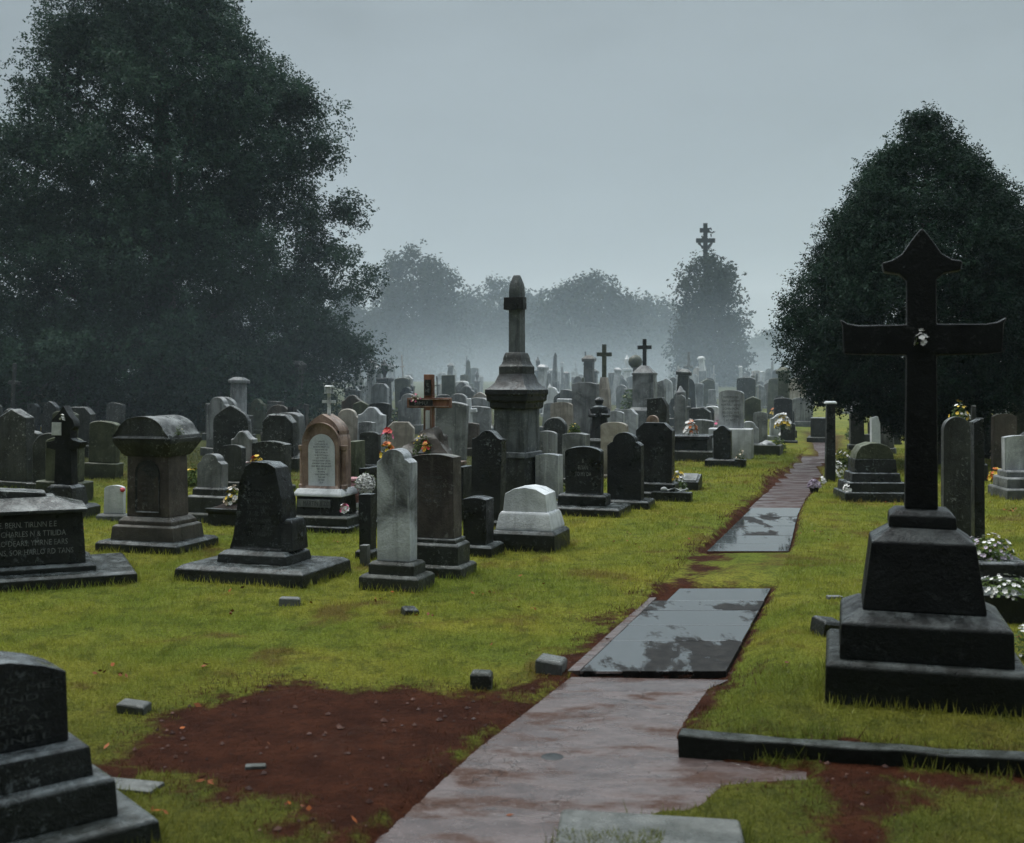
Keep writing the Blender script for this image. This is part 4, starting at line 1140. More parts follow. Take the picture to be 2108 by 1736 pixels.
ZONES += [(705, 845, 20, 48, 120, 'behind the decorated cross'), (895, 995, 14, 48, 120, 'left behind the obelisk'), (1105, 1230, 26, 50, 120, 'right behind the obelisk'), (1262, 1330, 10, 50, 120, 'behind the two pedestal crosses'),
          (1360, 1480, 26, 50, 120, 'behind the two-tier tomb'), (1520, 1650, 30, 50, 120, 'behind the kerbed grave'), (405, 625, 10, 45, 80, 'under the huge tree')]
placed = [(f[0], f[1], max(f[3], f[4]) * .6) for f in FOOT]
for zl, zr, cnt, y0, y1, where in ZONES:
    got = 0; tries = 0
    while got < cnt and tries < 600:
        tries += 1
        Y = y0 + (y1 - y0) * rnd.random() ** 1.35
        # rows square to the path
        px = rnd.uniform(zl, zr); X = (px - CX) / F * Y
        pl_ = path_left(Y)
        if pl_ - .7 < X < pl_ + 1.8 and Y < 48: continue
        tall = rnd.random()
        if Y > 34 and tall < .26:
            shape = rnd.choice(('pillar', 'needle', 'cross', 'urn', 'needle', 'pillar')); w = rnd.uniform(.34, .55); h = rnd.uniform(1.7, 2.9)
        elif tall < .10 and zl > 0:
            shape = rnd.choice(('cross', 'urn')); w = rnd.uniform(.34, .5); h = rnd.uniform(1.3, 1.7)
        else:
            shape = rnd.choice(('segment', 'segment', 'round', 'round', 'flat', 'shoulder', 'gothic', 'gable', 'clipped', 'low', 'ogee')); w = rnd.uniform(.42, .78); h = rnd.uniform(.75, 1.45) + (.35 if Y > 45 else 0)
        if y0 >= 45: w *= .72; h *= .80
        if any(math.hypot(X - a, Y - b_) < c + w * .75 + .15 for a, b_, c in placed): continue
        left_dark = zl < 700 and rnd.random() < .45
        tone = rnd.choice(('dark', 'dark', 'black', 'mossy', 'brown', 'grey')) if left_dark else rnd.choice(('black', 'dark', 'dark', 'grey', 'grey', 'grey', 'pale', 'pale', 'white', 'brown', 'sand', 'mossy'))
        if zl > 1980: tone = rnd.choice(('dark', 'dark', 'black', 'grey', 'mossy', 'pale', 'grey'))
        if zl < 100: tone = rnd.choice(('dark', 'dark', 'black', 'black', 'mossy', 'dark', 'grey'))
        elif zl < 600 and tone in ('white', 'pale', 'sand') and Y < 40: tone = 'dark'
        if y0 >= 45 and rnd.random() < .5: tone = rnd.choice(('white', 'pale', 'grey'))
        o = far_stone(shape, tone, X, Y, w, h, TH + rnd.gauss(0, 7))
        placed.append((X, Y, w * .6)); got += 1
        if Y < 34: FOOT.append((X, Y, TH, w * 1.3, w * .6))
        depth = 'standing clear' if Y < 34 else ('in mist' if Y < 58 else 'faint in mist')
        FAR.append((TONES[tone] + ' ' + SHAPES[shape] + ' ' + depth + ', ' + where, px, o, shape))
ORD = ['first', 'second', 'third', 'fourth', 'fifth', 'sixth', 'seventh']
same = {}
for f in FAR: same.setdefault(f[0], []).append(f)
for lab, fs in same.items():
    fs.sort(key=lambda f: f[1])
    for i, f in enumerate(fs):
        l = lab if len(fs) == 1 else f'{ORD[i]} from left of the {lab}s'.replace(SHAPES[f[3]], SHAPES[f[3]])
        if len(fs) > 1: l = f'{ORD[i]} from left: {lab}'
        tag(f[2], l, {'pillar': 'pillar', 'needle': 'obelisk', 'cross': 'cross', 'urn': 'monument'}.get(f[3], 'gravestone'), 'far graves across the cemetery')

pk = [fs[0] for fs in same.values() if len(fs) == 1 and fs[0][2].location.y < 50]
rnd.shuffle(pk)
for k, f in enumerate(pk[:34]):
    nm, pe = [('white', (P_WHITE,)), ('white and yellow', (P_WHITE, P_YEL)), ('white', (P_WHITE,)), ('cream', (P_CREAM,)), ('pink and white', (P_PINK, P_WHITE)), ('orange', (P_OR, P_YEL))][k % 6]
    o = f[2]; s_ = rnd.uniform(.16, .26) * (1 + o.location.y / 60)
    bouquet(nm + ' flowers by ' + f[0].replace(', ', ' ').replace(' standing clear', '').replace(' in mist', '').replace(' faint', '').replace('left of the ', 'by the ').replace('right of the ', 'near the '), at=(o.location.x + rnd.uniform(-.15, .25), o.location.y - .32, gz(o.location.x, o.location.y - .32)), size=s_, petals=pe, n=26, leafy=120, pr=.03 * (1 + o.location.y / 30), group='flowers on the far graves')

# clumps of weeds and wild flowers among the graves
WEEDS = [(395, 1000, .4, 'yellow-green weeds in the gap right of the brown monument', (P_YEL,)), (1150, 1020, .25, 'green weeds at the foot of the low pale block stone', (P_WHITE,)),
         (1395, 1015, .3, 'grass and weeds round the low wedge marker', (P_WHITE,)), (1760, 905, .5, 'pale flowering weeds under the dark tree', (P_CREAM,)), (700, 905, .5, 'white flowering shrub right of the reddish monument', (P_WHITE,)),
         (655, 905, .45, 'low dark shrub behind the reddish monument', (P_CREAM,)), (930, 900, .5, 'mixed white and red flowers behind the tall ogee slab', (P_WHITE, P_RED)), (560, 900, .55, 'round green shrub among the stones under the big tree', (P_CREAM,)),
         (1297, 868, 1.3, 'conical green shrub beside the black-cross pillar', (P_CREAM,)), (835, 880, .9, 'green shrub behind the decorated cross', (P_CREAM,)), (490, 940, .4, 'white flowering plant over the dark speckled headstone', (P_WHITE,)), (60, 950, .5, 'white flowering plant among the stones at the far left', (P_WHITE,))]
for px, py, s, lab, pe in WEEDS:
    bouquet(lab, px, py, s, pe, n=16, leafy=420, name='shrub' if 'shrub' in lab else 'weed_clump', cat='shrub' if 'shrub' in lab else 'plant', pr=.03, spread=.6 if s < 1 else .35)

# ------------------------------------------------------------------ trees
def limb(b, p0, p1, r0, r1, sag=.1, seg=6):
    p0 = np.array(p0, float); p1 = np.array(p1, float); pts = []; rr = []
    L = np.linalg.norm(p1 - p0); j = rng.normal(size=3) * L * .06
    for i in range(seg):
        t = i / (seg - 1)
        q = p0 + (p1 - p0) * t + j * math.sin(math.pi * t) + np.array([0, 0, sag * L * math.sin(math.pi * t)])
        pts.append(tuple(q)); rr.append(r0 + (r1 - r0) * t)
    b.tube(pts, rr, 6)


def tree(label, name, x, y, env, nclump, per, ls, mat, trunk, csize=(.7, .36), gap=.40, gap_s=.35, boughs=(), deep=.45, group=None, droop=.25, limbs=26, lumps=.22, hollows=()):
    """env: (z, left radius, right radius) rows"""
    z0 = gz(x, y)
    root = bpy.data.objects.new(name, None); COL.objects.link(root); root.location = (x, y, z0 - .05)
    tag(root, label, 'tree', group)
    E = np.array(env, float); zmin, zmax = E[0, 0], E[-1, 0]
    cs = []
    seedv = Vector((x * .37, y * .21, 3.0))
    tries = 0
    zs = np.linspace(zmin, zmax, 60); rw = np.interp(zs, E[:, 0], (E[:, 1] + E[:, 2]) / 2) + .3
    cdf = np.cumsum(rw ** 1.25); cdf /= cdf[-1]
    while len(cs) < nclump and tries < nclump * 8:
        tries += 1
        z = float(np.interp(rng.random(), cdf, zs)); ph = rng.random() * 2 * math.pi
        rl = np.interp(z, E[:, 0], E[:, 1]); rr = np.interp(z, E[:, 0], E[:, 2])
        c = math.cos(ph); r = rl * (1 - c) / 2 + rr * (1 + c) / 2
        r *= 1 + lumps * mnoise.noise(Vector((math.cos(ph) * 1.6, math.sin(ph) * 1.6, z * .55)) + seedv) * 1.6
        rho = deep + (1 - deep) * rng.random() ** .6
        p = Vector((r * rho * c, r * rho * math.sin(ph), z))
        if any(((p.x - hx) / ha) ** 2 + ((p.z - hz) / hb) ** 2 + (p.y / (ha * 9)) ** 2 < 1 + .8 * mnoise.noise(p * 1.1) for hx, hz, ha, hb in hollows): continue
        if mnoise.noise(p * gap_s + seedv) + .35 * mnoise.noise(p * gap_s * 2.7 + seedv) < gap - .75: continue
        cs.append((p.x, p.y, p.z, rho))
    for (bx, by, bz, ex, ey, ez, n, wd) in boughs:
        for i in range(n):
            t = .25 + .75 * rng.random()
            q = np.array([bx, by, bz]) * (1 - t) + np.array([ex, ey, ez]) * t + rng.normal(size=3) * wd * (1.15 - .7 * t) * np.array([1, 1, .6])
            cs.append((*q, 1.0))
    C = np.array(cs); n = len(C)
    sz = rng.uniform(.6, 1.25, n)
    out = unit(C[:, :3] * np.array([1, 1, 0]) + 1e-6)
    # every clump is a bundle of leafy sprigs, every sprig a tuft of leaves
    k = 13; m = max(per // k, 3)
    g = unit(rng.normal(size=(n, m, 3))) * (rng.random((n, m, 1)) ** .38)
    off = g * np.array([csize[0], csize[0], csize[1]]) * sz[:, None, None]
    rad = np.einsum('nij,nj->ni', off, out)
    off[:, :, 2] -= droop * np.maximum(rad, 0)
    S = (C[:, None, :3] + off).reshape(-1, 3); ns = len(S)
    sdir = unit(g.reshape(-1, 3) + np.repeat(out, m, 0) * .5 + rng.normal(size=(ns, 3)) * .35)
    t = rng.random((ns, k, 1)) * ls * 2.6 - ls * .8
    P = (S[:, None] + sdir[:, None] * t + rng.normal(size=(ns, k, 3)) * ls * .62).reshape(-1, 3)
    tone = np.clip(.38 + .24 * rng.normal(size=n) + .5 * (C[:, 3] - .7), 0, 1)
    ts = np.repeat(tone, m) + rng.normal(size=ns) * .16 + off.reshape(-1, 3)[:, 2] * .32 / csize[1]  # upper sprigs and outer clumps toned lighter, a lit look in the colour
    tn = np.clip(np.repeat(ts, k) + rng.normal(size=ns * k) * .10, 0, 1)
    onrm = np.repeat(sdir, k, 0)
    keep = P[:, 2] > zmin - .5
    P = P[keep]; tn = tn[keep]
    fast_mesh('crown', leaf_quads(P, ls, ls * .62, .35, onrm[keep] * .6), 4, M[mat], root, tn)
    b = B(); tr, th = trunk
    pts = [(0, 0, -.1), (.03, 0, .25), (0, .05, zmax * .25), (.1, 0, zmax * .5), (.0, .05, zmax * .72), (.05, 0, zmax * .9)]
    b.tube(pts, [tr * 1.5, tr * 1.08, tr * .9, tr * .6, tr * .33, tr * .08], 10)
    order = rng.permutation(n)[:limbs]
    for i in order:
        e = C[i, :3]; hr = math.hypot(e[0], e[1]); zb = max(.12 * zmax, e[2] - hr * rng.uniform(.45, .9))
        limb(b, (0, 0, zb), e * np.array([.95, .95, 1]), tr * .34 * (1 - zb / zmax * .7), tr * .05, .05)
    b.done('trunk', M['bark'], root, 0, tr * .06)
    return root


# big tree on the left: survey 53 units per metre at 44 m
TX, TY = -13.6, 44.0
u = F / TY
lz = lambda py: EYE - (py - HY) / u - gz(TX, TY)
tx0 = TX * u + CX
def side(l, r): return ((tx0 - l) / u, (r - tx0) / u)
rows = [(866, 60, 560), (845, -100, 640), (800, -170, 690), (740, -190, 690), (660, -170, 690), (600, -150, 685), (540, -120, 672), (470, -110, 665), (400, -70, 655), (330, -10, 650), (270, 30, 655), (210, 70, 632), (160, 80, 600), (110, 95, 560), (50, 120, 505), (0, 140, 470), (-60, 190, 420), (-120, 250, 350), (-150, 300, 320)]
env = [(lz(py), *side(l, r)) for py, l, r in rows]
def bough(y0, x1, y1, n, wd, x0=480, dy=0): return ((x0 - tx0) / u, 0, lz(y0), (x1 - tx0) / u, dy, lz(y1), n, wd)
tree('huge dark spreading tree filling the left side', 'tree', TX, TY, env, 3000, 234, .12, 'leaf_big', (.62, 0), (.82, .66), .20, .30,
     [bough(470, 715, 425, 26, .45, 560), bough(500, 690, 520, 14, .4, 600), bough(640, 755, 728, 46, .5, 560), bough(690, 700, 760, 20, .45, 560), bough(230, 640, 180, 16, .4, 560), bough(330, 668, 300, 16, .45, 560),
      bough(260, 10, 300, 22, .45, 180), bough(210, 40, 170, 16, .4, 170), bough(120, 100, 60, 14, .4, 220), bough(560, 690, 590, 16, .45, 560)], deep=.22, limbs=64, lumps=.26,
     hollows=[((px - tx0) / u, lz(py), a / u + .42, b_ / u + .40) for px, py, a, b_ in ((268, 225, 30, 48), (215, 205, 20, 26), (175, 240, 24, 18), (400, 350, 26, 30), (345, 385, 20, 20), (555, 455, 46, 14), (640, 470, 30, 12), (560, 520, 16, 28), (535, 690, 30, 18), (690, 600, 22, 50), (30, 530, 34, 18), (60, 590, 20, 14), (150, 380, 22, 12), (430, 640, 20, 10), (270, 665, 16, 9), (60, 215, 26, 40), (640, 560, 18, 14), (355, 450, 12, 16))])

# the dark yew behind the big cross
TX2, TY2 = (1905 - CX) / F * 24.5, 24.5
u2 = F / TY2; g2 = gz(TX2, TY2); tx2 = 1905.0
rows = [(880, 45, 60), (845, 120, 150), (815, 240, 230), (780, 285, 250), (720, 305, 262), (650, 318, 268), (580, 305, 262), (520, 265, 250), (460, 228, 228), (400, 172, 180), (350, 128, 138), (300, 80, 84), (268, 42, 44), (248, 22, 22), (234, 6, 6)]
env = [(EYE - (py - HY) / u2 - g2, l / u2 * .89, r / u2 * .89) for py, l, r in rows]
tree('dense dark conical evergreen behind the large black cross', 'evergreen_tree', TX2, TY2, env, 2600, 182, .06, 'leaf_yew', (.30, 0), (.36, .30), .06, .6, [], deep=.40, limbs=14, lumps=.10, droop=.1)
tree('second dark evergreen cut off by the right edge', 'evergreen_tree', (2200 - CX) / F * 27, 27, [(1.0, .4, .4), (1.4, 1.4, 1.2), (3, 1.7, 1.5), (4.5, 1.4, 1.2), (5.6, .8, .7), (6.5, .1, .1)], 420, 100, .085, 'leaf_yew', (.22, 0), (.42, .28), .15, .5, [], deep=.45, limbs=8, lumps=.15, droop=.1)

tree('unseen tree added behind the left shoulder of the viewer to shade the foreground', 'tree', -6.2, -2.0, [(3.9, 1.2, 1.2), (4.6, 3.4, 3.4), (6, 4.2, 4.2), (8, 3.8, 3.8), (10, 2.2, 2.2), (11, .3, .3)], 420, 90, .20, 'leaf_big', (.30, 0), (.8, .5), .30, .3, [], deep=.3, limbs=12, lumps=.15)  # this crown and the next are added out of view to darken the foreground
tree('unseen tree added behind the right shoulder of the viewer to shade the foreground', 'tree', 6.6, -1.4, [(3.9, 1.2, 1.2), (4.6, 3.4, 3.4), (6, 4.2, 4.2), (8, 3.8, 3.8), (10, 2.2, 2.2), (11, .3, .3)], 420, 90, .20, 'leaf_big', (.30, 0), (.8, .5), .30, .3, [], deep=.3, limbs=12, lumps=.15)

# trees lost in the mist
def far_tree(label, cxp, base, top, halfs, Y, n, gap=.27, ls=.6, lumps=.25):
    n = int(n * 1.5)
    X = (cxp - CX) / F * Y; uu = F / Y; g = gz(X, Y); H = EYE - (top - HY) / uu - g
    env = [(H * t, a / uu, c / uu) for t, a, c in halfs]
    s = 900 / uu
    tree(label, 'distant_tree', X, Y, env, n, 44, ls, 'leaf_far', (H * .02, 0), (H * .085, H * .05), gap, 3.2 / H * 1.6, [], deep=.35, limbs=10, lumps=lumps, droop=.15, group='trees lost in the far mist')


dome = lambda l, r: [(.0, l * .9, r * .9), (.2, l, r), (.45, l * .98, r * .98), (.65, l * .82, r * .85), (.82, l * .55, r * .6), (.94, l * .28, r * .3), (1.0, l * .05, r * .05)]
Yf = 170
far_tree('tall misty tree with a leaning pointed crown, left of the obelisk', 850, 800, 512, [(.04, 80, 85), (.25, 95, 110), (.5, 88, 105), (.66, 75, 100), (.78, 58, 95), (.88, 55, 62), (.96, 45, 2), (1.0, 40, -22)], Yf, 420)
far_tree('low misty tree close to the right side of the huge tree', 712, 800, 592, dome(62, 50), Yf + 15, 240)
far_tree('misty tree directly behind the obelisk', 1010, 800, 578, dome(110, 130), Yf + 25, 420, lumps=.32)
far_tree('broad domed misty tree right of the obelisk', 1215, 800, 566, dome(135, 125), Yf + 5, 520)
far_tree('lower misty tree between the broad dome and the cross-topped tree', 1345, 800, 612, dome(100, 100), Yf + 20, 340)
far_tree('narrow misty tree under the high cross', 1458, 800, 526, [(.03, 70, 85), (.3, 66, 82), (.5, 52, 68), (.68, 40, 56), (.80, 52, 46), (.90, 44, 38), (.97, 22, 20), (1.0, 4, 4)], 95, 420, .2, .32)
far_tree('faint low tree in the mist left of the dark evergreen', 1580, 800, 690, dome(80, 70), Yf + 40, 200)
far_tree('faint tree beyond the right-hand evergreen', 1790, 800, 640, dome(120, 120), Yf + 40, 240)
far_tree('faint tree behind the huge tree near the left edge', 90, 800, 600, dome(150, 150), Yf + 10, 260)
far_tree('faint tree behind the huge tree at its right half', 480, 800, 610, dome(140, 130), Yf + 30, 260)

for i, (px, tp, w_) in enumerate(((780, 640, 70), (935, 615, 75), (1110, 600, 80), (1290, 640, 70), (1400, 655, 60), (1650, 665, 90))):
    far_tree(('first', 'second', 'third', 'fourth', 'fifth', 'sixth')[i] + ' from left of the faint low trees filling the misty tree line', px, 800, tp, dome(w_ * 1.5, w_ * 1.5), Yf + 50, 320, ls=.8)

# high cross above the narrow misty tree
Yc = 97.5; X = (1452 - CX) / F * Yc; uu = F / Yc
r = thing('high_cross', 'tall dark cross with double arms rising above the narrow misty tree', 'cross', X, Yc, 0, lean=0)
zc = lambda py: EYE - (py - HY) / uu - r.location.z
B().loft([(0, 1.1, 1.1), (1.2, 1.0, 1.0), (1.4, .7, .7), (2.2, .4, .4), (zc(545), .16, .16), (zc(538), .24, .24), (zc(533), .24, .24)]).done('column', M['iron'], r, .02, .01)
px_ = 1 / uu
b = B()
b.loft([(zc(534), 4.6 * px_, 3 * px_), (zc(460), 4.2 * px_, 3 * px_)])
b.loft([(zc(500), 19.5 * px_, 2.6 * px_), (zc(491), 19.5 * px_, 2.6 * px_)], .3 * px_)
b.loft([(zc(479), 10 * px_, 2.4 * px_), (zc(470), 10 * px_, 2.4 * px_)], -1.5 * px_)
b.done('cross', M['iron'], r, .012, .008)
b = B()
for x0, y0, x1, y1, rr in ((-3, 495, -8, 486, 2.2), (-14, 500, -9, 507, 3), (-5, 512, -10, 505, 2.4), (5, 512, 14, 500, 3.6), (5, 478, 14, 480, 2.0), (9, 470, 13, 474, 1.8), (11, 482, 12, 489, 1.3), (14, 480, 20, 478, 1.6)):
    b.tube([(x0 * px_, 0, zc(y0)), ((x0 + x1) / 2 * px_, -.05, zc((y0 + y1) / 2) + .05), (x1 * px_, 0, zc(y1))], [rr * px_, rr * px_, rr * .5 * px_], 6)
b.done('scrollwork', M['iron'], r, 0, .02)

# ------------------------------------------------------------------ the ground, path and turf
def axis(a, fine0, fine1, step, b, grow=1.25):
    v = list(np.arange(fine0, fine1 + 1e-6, step)); s = step
    while v[-1] < b: s *= grow; v.append(v[-1] + s)
    s = step
    while v[0] > a: s *= grow; v.insert(0, v[0] - s)
    return np.array(v)


xs = axis(-600, -4.6, 5.2, .055, 600); ys = axis(-60, 3.4, 17.5, .055, 900)
GX, GY = np.meshgrid(xs, ys); nx, ny = len(xs), len(ys)
gxf, gyf = GX.ravel(), GY.ravel()
Z = ground_z(gxf, gyf); D = dirt_amount(gxf, gyf)
me = bpy.data.meshes.new('ground')
me.vertices.add(nx * ny); me.vertices.foreach_set('co', np.stack([gxf, gyf, Z], 1).ravel().astype(np.float32))
idx = np.arange(nx * ny).reshape(ny, nx)
q = np.stack([idx[:-1, :-1], idx[:-1, 1:], idx[1:, 1:], idx[1:, :-1]], -1).reshape(-1, 4).astype(np.int32)
me.loops.add(q.size); me.loops.foreach_set('vertex_index', q.ravel())
me.polygons.add(len(q)); me.polygons.foreach_set('loop_start', (np.arange(len(q)) * 4).astype(np.int32))
try: me.polygons.foreach_set('loop_total', np.full(len(q), 4, np.int32))
except Exception: pass
at = me.attributes.new('dirt', 'FLOAT', 'POINT'); at.data.foreach_set('value', D.astype(np.float32))
me.update(calc_edges=True); me.validate(); me.shade_smooth()
tag(link('ground', me, M['ground']), 'patchy wet lawn with bare red soil', None, kind='structure')

# path sheets
bm = bmesh.new()
zp = -.048
vs = [bm.verts.new((px, py, zp)) for px, py in PATH_LOW]
f = bm.faces.new(vs); bmesh.ops.triangulate(bm, faces=[f])
yy = 11.95
rowsv = []
Yf0 = ground_at(1500, 1042)[1]
for yv in list(np.arange(Yf0, 37.2, .5)):
    w = path_width(yv); zz_ = float(rise(yv)) - .045
    wob = .05 * math.sin(yv * 1.7) + .03 * math.sin(yv * 4.1)
    bend = -.55 * float(smooth(27, 37, np.array(yv)))
    rowsv.append([bm.verts.new((path_left(yv) + wob * .6 + bend, yv, zz_)), bm.verts.new((path_left(yv) + w + wob * .4 + bend, yv, zz_))])
for a, c in zip(rowsv, rowsv[1:]): bm.faces.new((a[0], a[1], c[1], c[0]))
bmesh.ops.recalc_face_normals(bm, faces=bm.faces[:])
for fc in bm.faces:
    if fc.normal.z < 0: fc.normal_flip()
me = bpy.data.meshes.new('path'); bm.to_mesh(me); bm.free()
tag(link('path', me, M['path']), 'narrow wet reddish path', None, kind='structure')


def slab(p0, p1, y0, y1, top, inset_l=0.0, inset_r=0.0):
    """a row of paving between two survey rows"""
    ya, yb = ground_at(1400, p0)[1], ground_at(1400, p1)[1]
    la, lb = path_left(ya) + inset_l, path_left(yb) + inset_l
    wa, wb = path_width(ya) - inset_l - inset_r, path_width(yb) - inset_l - inset_r
    b = B(); bm = b.bm; g = .008
    bot = [bm.verts.new(p) for p in ((la, ya + g, -.12), (la + wa, ya + g, -.12), (lb + wb, yb - g, -.12), (lb, yb - g, -.12))]
    tz = [top + rnd.uniform(-.0015, .0015) for _ in range(4)]
    tp = [bm.verts.new(p) for p in ((la, ya + g, tz[0]), (la + wa, ya + g, tz[1]), (lb + wb, yb - g, tz[2]), (lb, yb - g, tz[3]))]
    for i in range(4): bm.faces.new((bot[i], bot[(i + 1) % 4], tp[(i + 1) % 4], tp[i]))
    bm.faces.new(tp); bm.faces.new(bot[::-1])
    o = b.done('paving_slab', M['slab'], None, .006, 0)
    return tag(o, None, None, kind='structure')


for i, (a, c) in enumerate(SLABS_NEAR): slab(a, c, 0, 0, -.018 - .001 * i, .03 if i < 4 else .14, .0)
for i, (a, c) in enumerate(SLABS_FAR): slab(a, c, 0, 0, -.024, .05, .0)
# thin border strip left of the near slabs
ya, yb = ground_at(1180, 1372)[1], ground_at(1340, 1224)[1]
b = B(); bm = b.bm
bot = [(path_left(ya) - .06, ya, -.1), (path_left(ya) + .022, ya, -.1), (path_left(yb) + .022, yb, -.1), (path_left(yb) - .04, yb, -.1)]
v0 = [bm.verts.new(p) for p in bot]; v1 = [bm.verts.new((p[0], p[1], -.026)) for p in bot]
for i in range(4): bm.faces.new((v0[i], v0[(i + 1) % 4], v1[(i + 1) % 4], v1[i]))
bm.faces.new(v1); bm.faces.new(v0[::-1])
tag(b.done('path_border', M['path'], None, .008, .006), None, None, kind='structure')


def blades():
    """short turf as loose blades: dense near the camera, sparser and coarser farther off"""
    out = []; tones = []
    for y0, y1, dens, hgt, wd in ((3.6, 6.2, 5200, .026, .0048), (6.2, 9, 4200, .028, .0056), (9, 13, 2300, .032, .0075), (13, 19, 1000, .038, .011), (19, 30, 380, .05, .018)):
        area = .5 * (y1 ** 2 - y0 ** 2) * 1.06
        n = int(area * dens)
        y = np.sqrt(rng.random(n) * (y1 ** 2 - y0 ** 2) + y0 ** 2); x = (rng.random(n) - .5) * 1.06 * y
        d = dirt_amount(x, y)
        # thin, patchy turf
        t = vnoise(x, y, 2.1, 1) * .5 + vnoise(x, y, 7, 2) * .3 + vnoise(x, y, 19, 3) * .2
        keep = (rng.random(n) > d * .96) & (rng.random(n) < .45 + 1.1 * t) & (path_inside(x, y) < -.02) & (poly_sdf(PATH_LOW, x, y) < -.01)
        for (fx, fy, fr, fw, fd) in FLAT:
            ca, sa = math.cos(R(fr)), math.sin(R(fr)); lx = (x - fx) * ca + (y - fy) * sa; ly = -(x - fx) * sa + (y - fy) * ca
            cut = .0 if fw < .7 else -.02
            ins = (np.abs(lx) < fw / 2 + cut) & (np.abs(ly) < fd / 2 + cut)
            keep &= ~ins
        x, y, t, d = x[keep], y[keep], t[keep], d[keep]; n = len(x)
        z = ground_z(x, y) - .003
        a = rng.random(n) * 2 * math.pi; ln = hgt * rng.uniform(.45, 1.35, n) * (.55 + .9 * t); w = wd * rng.uniform(.6, 1.3, n)
        la = rng.random(n) * 2 * math.pi; lean = rng.uniform(.15, .95, n) * ln
        bx, by = np.cos(a) * w / 2, np.sin(a) * w / 2
        v = np.stack([np.stack([x - bx, y - by, z], 1), np.stack([x + bx, y + by, z], 1), np.stack([x + np.cos(la) * lean, y + np.sin(la) * lean, z + ln], 1)], 1)
        out.append(v); tones.append(np.where(rng.random(n) < d * 1.3, 1.0, np.clip(rng.normal(.30, .22, n) + .3 * (d > .2), 0, .9)))
    # longer tufts at the feet of the stones
    for (fx, fy, fr, fw, fd) in FOOT + FLAT:
        if fy > 26: continue
        n = int((fw + fd) * 2 * (150 if fy < 14 else 80))
        s = rng.random(n) * 2 * (fw + fd)
        lx = np.where(s < fw, s - fw / 2, np.where(s < fw + fd, fw / 2, np.where(s < 2 * fw + fd, s - fw - fd - fw / 2, -fw / 2)))
        ly = np.where(s < fw, -fd / 2, np.where(s < fw + fd, s - fw - fd / 2, np.where(s < 2 * fw + fd, fd / 2, s - 2 * fw - fd - fd / 2)))
        nrmx = np.where(np.abs(np.abs(lx) - fw / 2) < 1e-6, np.sign(lx), 0); nrmy = np.where(nrmx == 0, np.sign(ly), 0)
        o = np.abs(rng.normal(0, .035, n)) + .004; lx = lx + nrmx * o; ly = ly + nrmy * o
        ca, sa = math.cos(R(fr)), math.sin(R(fr)); x = fx + lx * ca - ly * sa; y = fy + lx * sa + ly * ca
        k = (rng.random(n) < .25 + 1.0 * vnoise(x, y, 3.3, 2)) & (dirt_amount(x, y) < .6); x, y = x[k], y[k]; n = len(x)
        if n == 0: continue
        z = ground_z(x, y) - .005; a = rng.random(n) * 2 * math.pi
        big = 1.0 if fw > .5 else .6
        ln = rng.uniform(.03, .095, n) * big; w = .006 + .0005 * fy
        la = rng.random(n) * 2 * math.pi; lean = rng.uniform(.1, .7, n) * ln
        bx, by = np.cos(a) * w / 2, np.sin(a) * w / 2
        out.append(np.stack([np.stack([x - bx, y - by, z], 1), np.stack([x + bx, y + by, z], 1), np.stack([x + np.cos(la) * lean, y + np.sin(la) * lean, z + ln], 1)], 1))
        tones.append(np.clip(rng.normal(.45, .2, n), 0, 1))
    fx, fy, fr, fw, fd = [f for f in FLAT if abs(f[3] - .72) < 1e-6][0]
    n = 2600; lx = (rng.random(n) - .5) * fw; ly = (rng.random(n) - .5) * fd
    k = (ly < -.02 + .10 * (vnoise(lx, ly, 9, 1) - .5)) & (lx < .05 + .12 * (vnoise(lx, ly, 13, 2) - .5)); lx, ly = lx[k], ly[k]; n = len(lx)
    ca, sa = math.cos(R(fr)), math.sin(R(fr)); x = fx + lx * ca - ly * sa; y = fy + lx * sa + ly * ca; z = np.full(n, gz(fx, fy) + .045)
    a = rng.random(n) * 6.28; la = rng.random(n) * 6.28; ln = rng.uniform(.01, .03, n); lean = ln * .8; bx, by = np.cos(a) * .0025, np.sin(a) * .0025
    out.append(np.stack([np.stack([x - bx, y - by, z], 1), np.stack([x + bx, y + by, z], 1), np.stack([x + np.cos(la) * lean, y + np.sin(la) * lean, z + ln], 1)], 1)); tones.append(np.clip(rng.normal(.4, .2, n), 0, .9))
    V = np.concatenate(out); T = np.concatenate(tones)
    o = fast_mesh('grass', V, 3, M['blades'], None, T)
    tag(o, 'short wet green grass of the cemetery lawn', 'grass', kind='stuff')
    print('blades', len(V))


blades()

# clods and grit on the bare soil and the path
n = 5200
y = np.sqrt(rng.random(n) * (11 ** 2 - 4.3 ** 2) + 4.3 ** 2); x = (rng.random(n) - .5) * .95 * y
d = dirt_amount(x, y); k = (d > .55) & ((path_inside(x, y) < 0) | (rng.random(n) < .12)) & ((poly_sdf(PATH_LOW, x, y) < 0) | (rng.random(n) < .12)); x, y = x[k], y[k]; n = len(x)
z = ground_z(x, y); sz = .004 + .016 * rng.random(n) ** 4; z = z + sz * .3
base = np.array([[1, 0, 0], [0, 1, 0], [-1, 0, 0], [0, -1, 0], [0, 0, .8]])
P = base[None] * sz[:, None, None] * rng.uniform(.6, 1.3, (n, 5, 3)); a = rng.random(n) * 6.28
P = np.stack([P[..., 0] * np.cos(a)[:, None] - P[..., 1] * np.sin(a)[:, None], P[..., 0] * np.sin(a)[:, None] + P[..., 1] * np.cos(a)[:, None], P[..., 2]], -1) + np.stack([x, y, z], 1)[:, None]
tri = np.stack([P[:, [i, (i + 1) % 4, 4]] for i in range(4)], 1).reshape(-1, 3, 3)
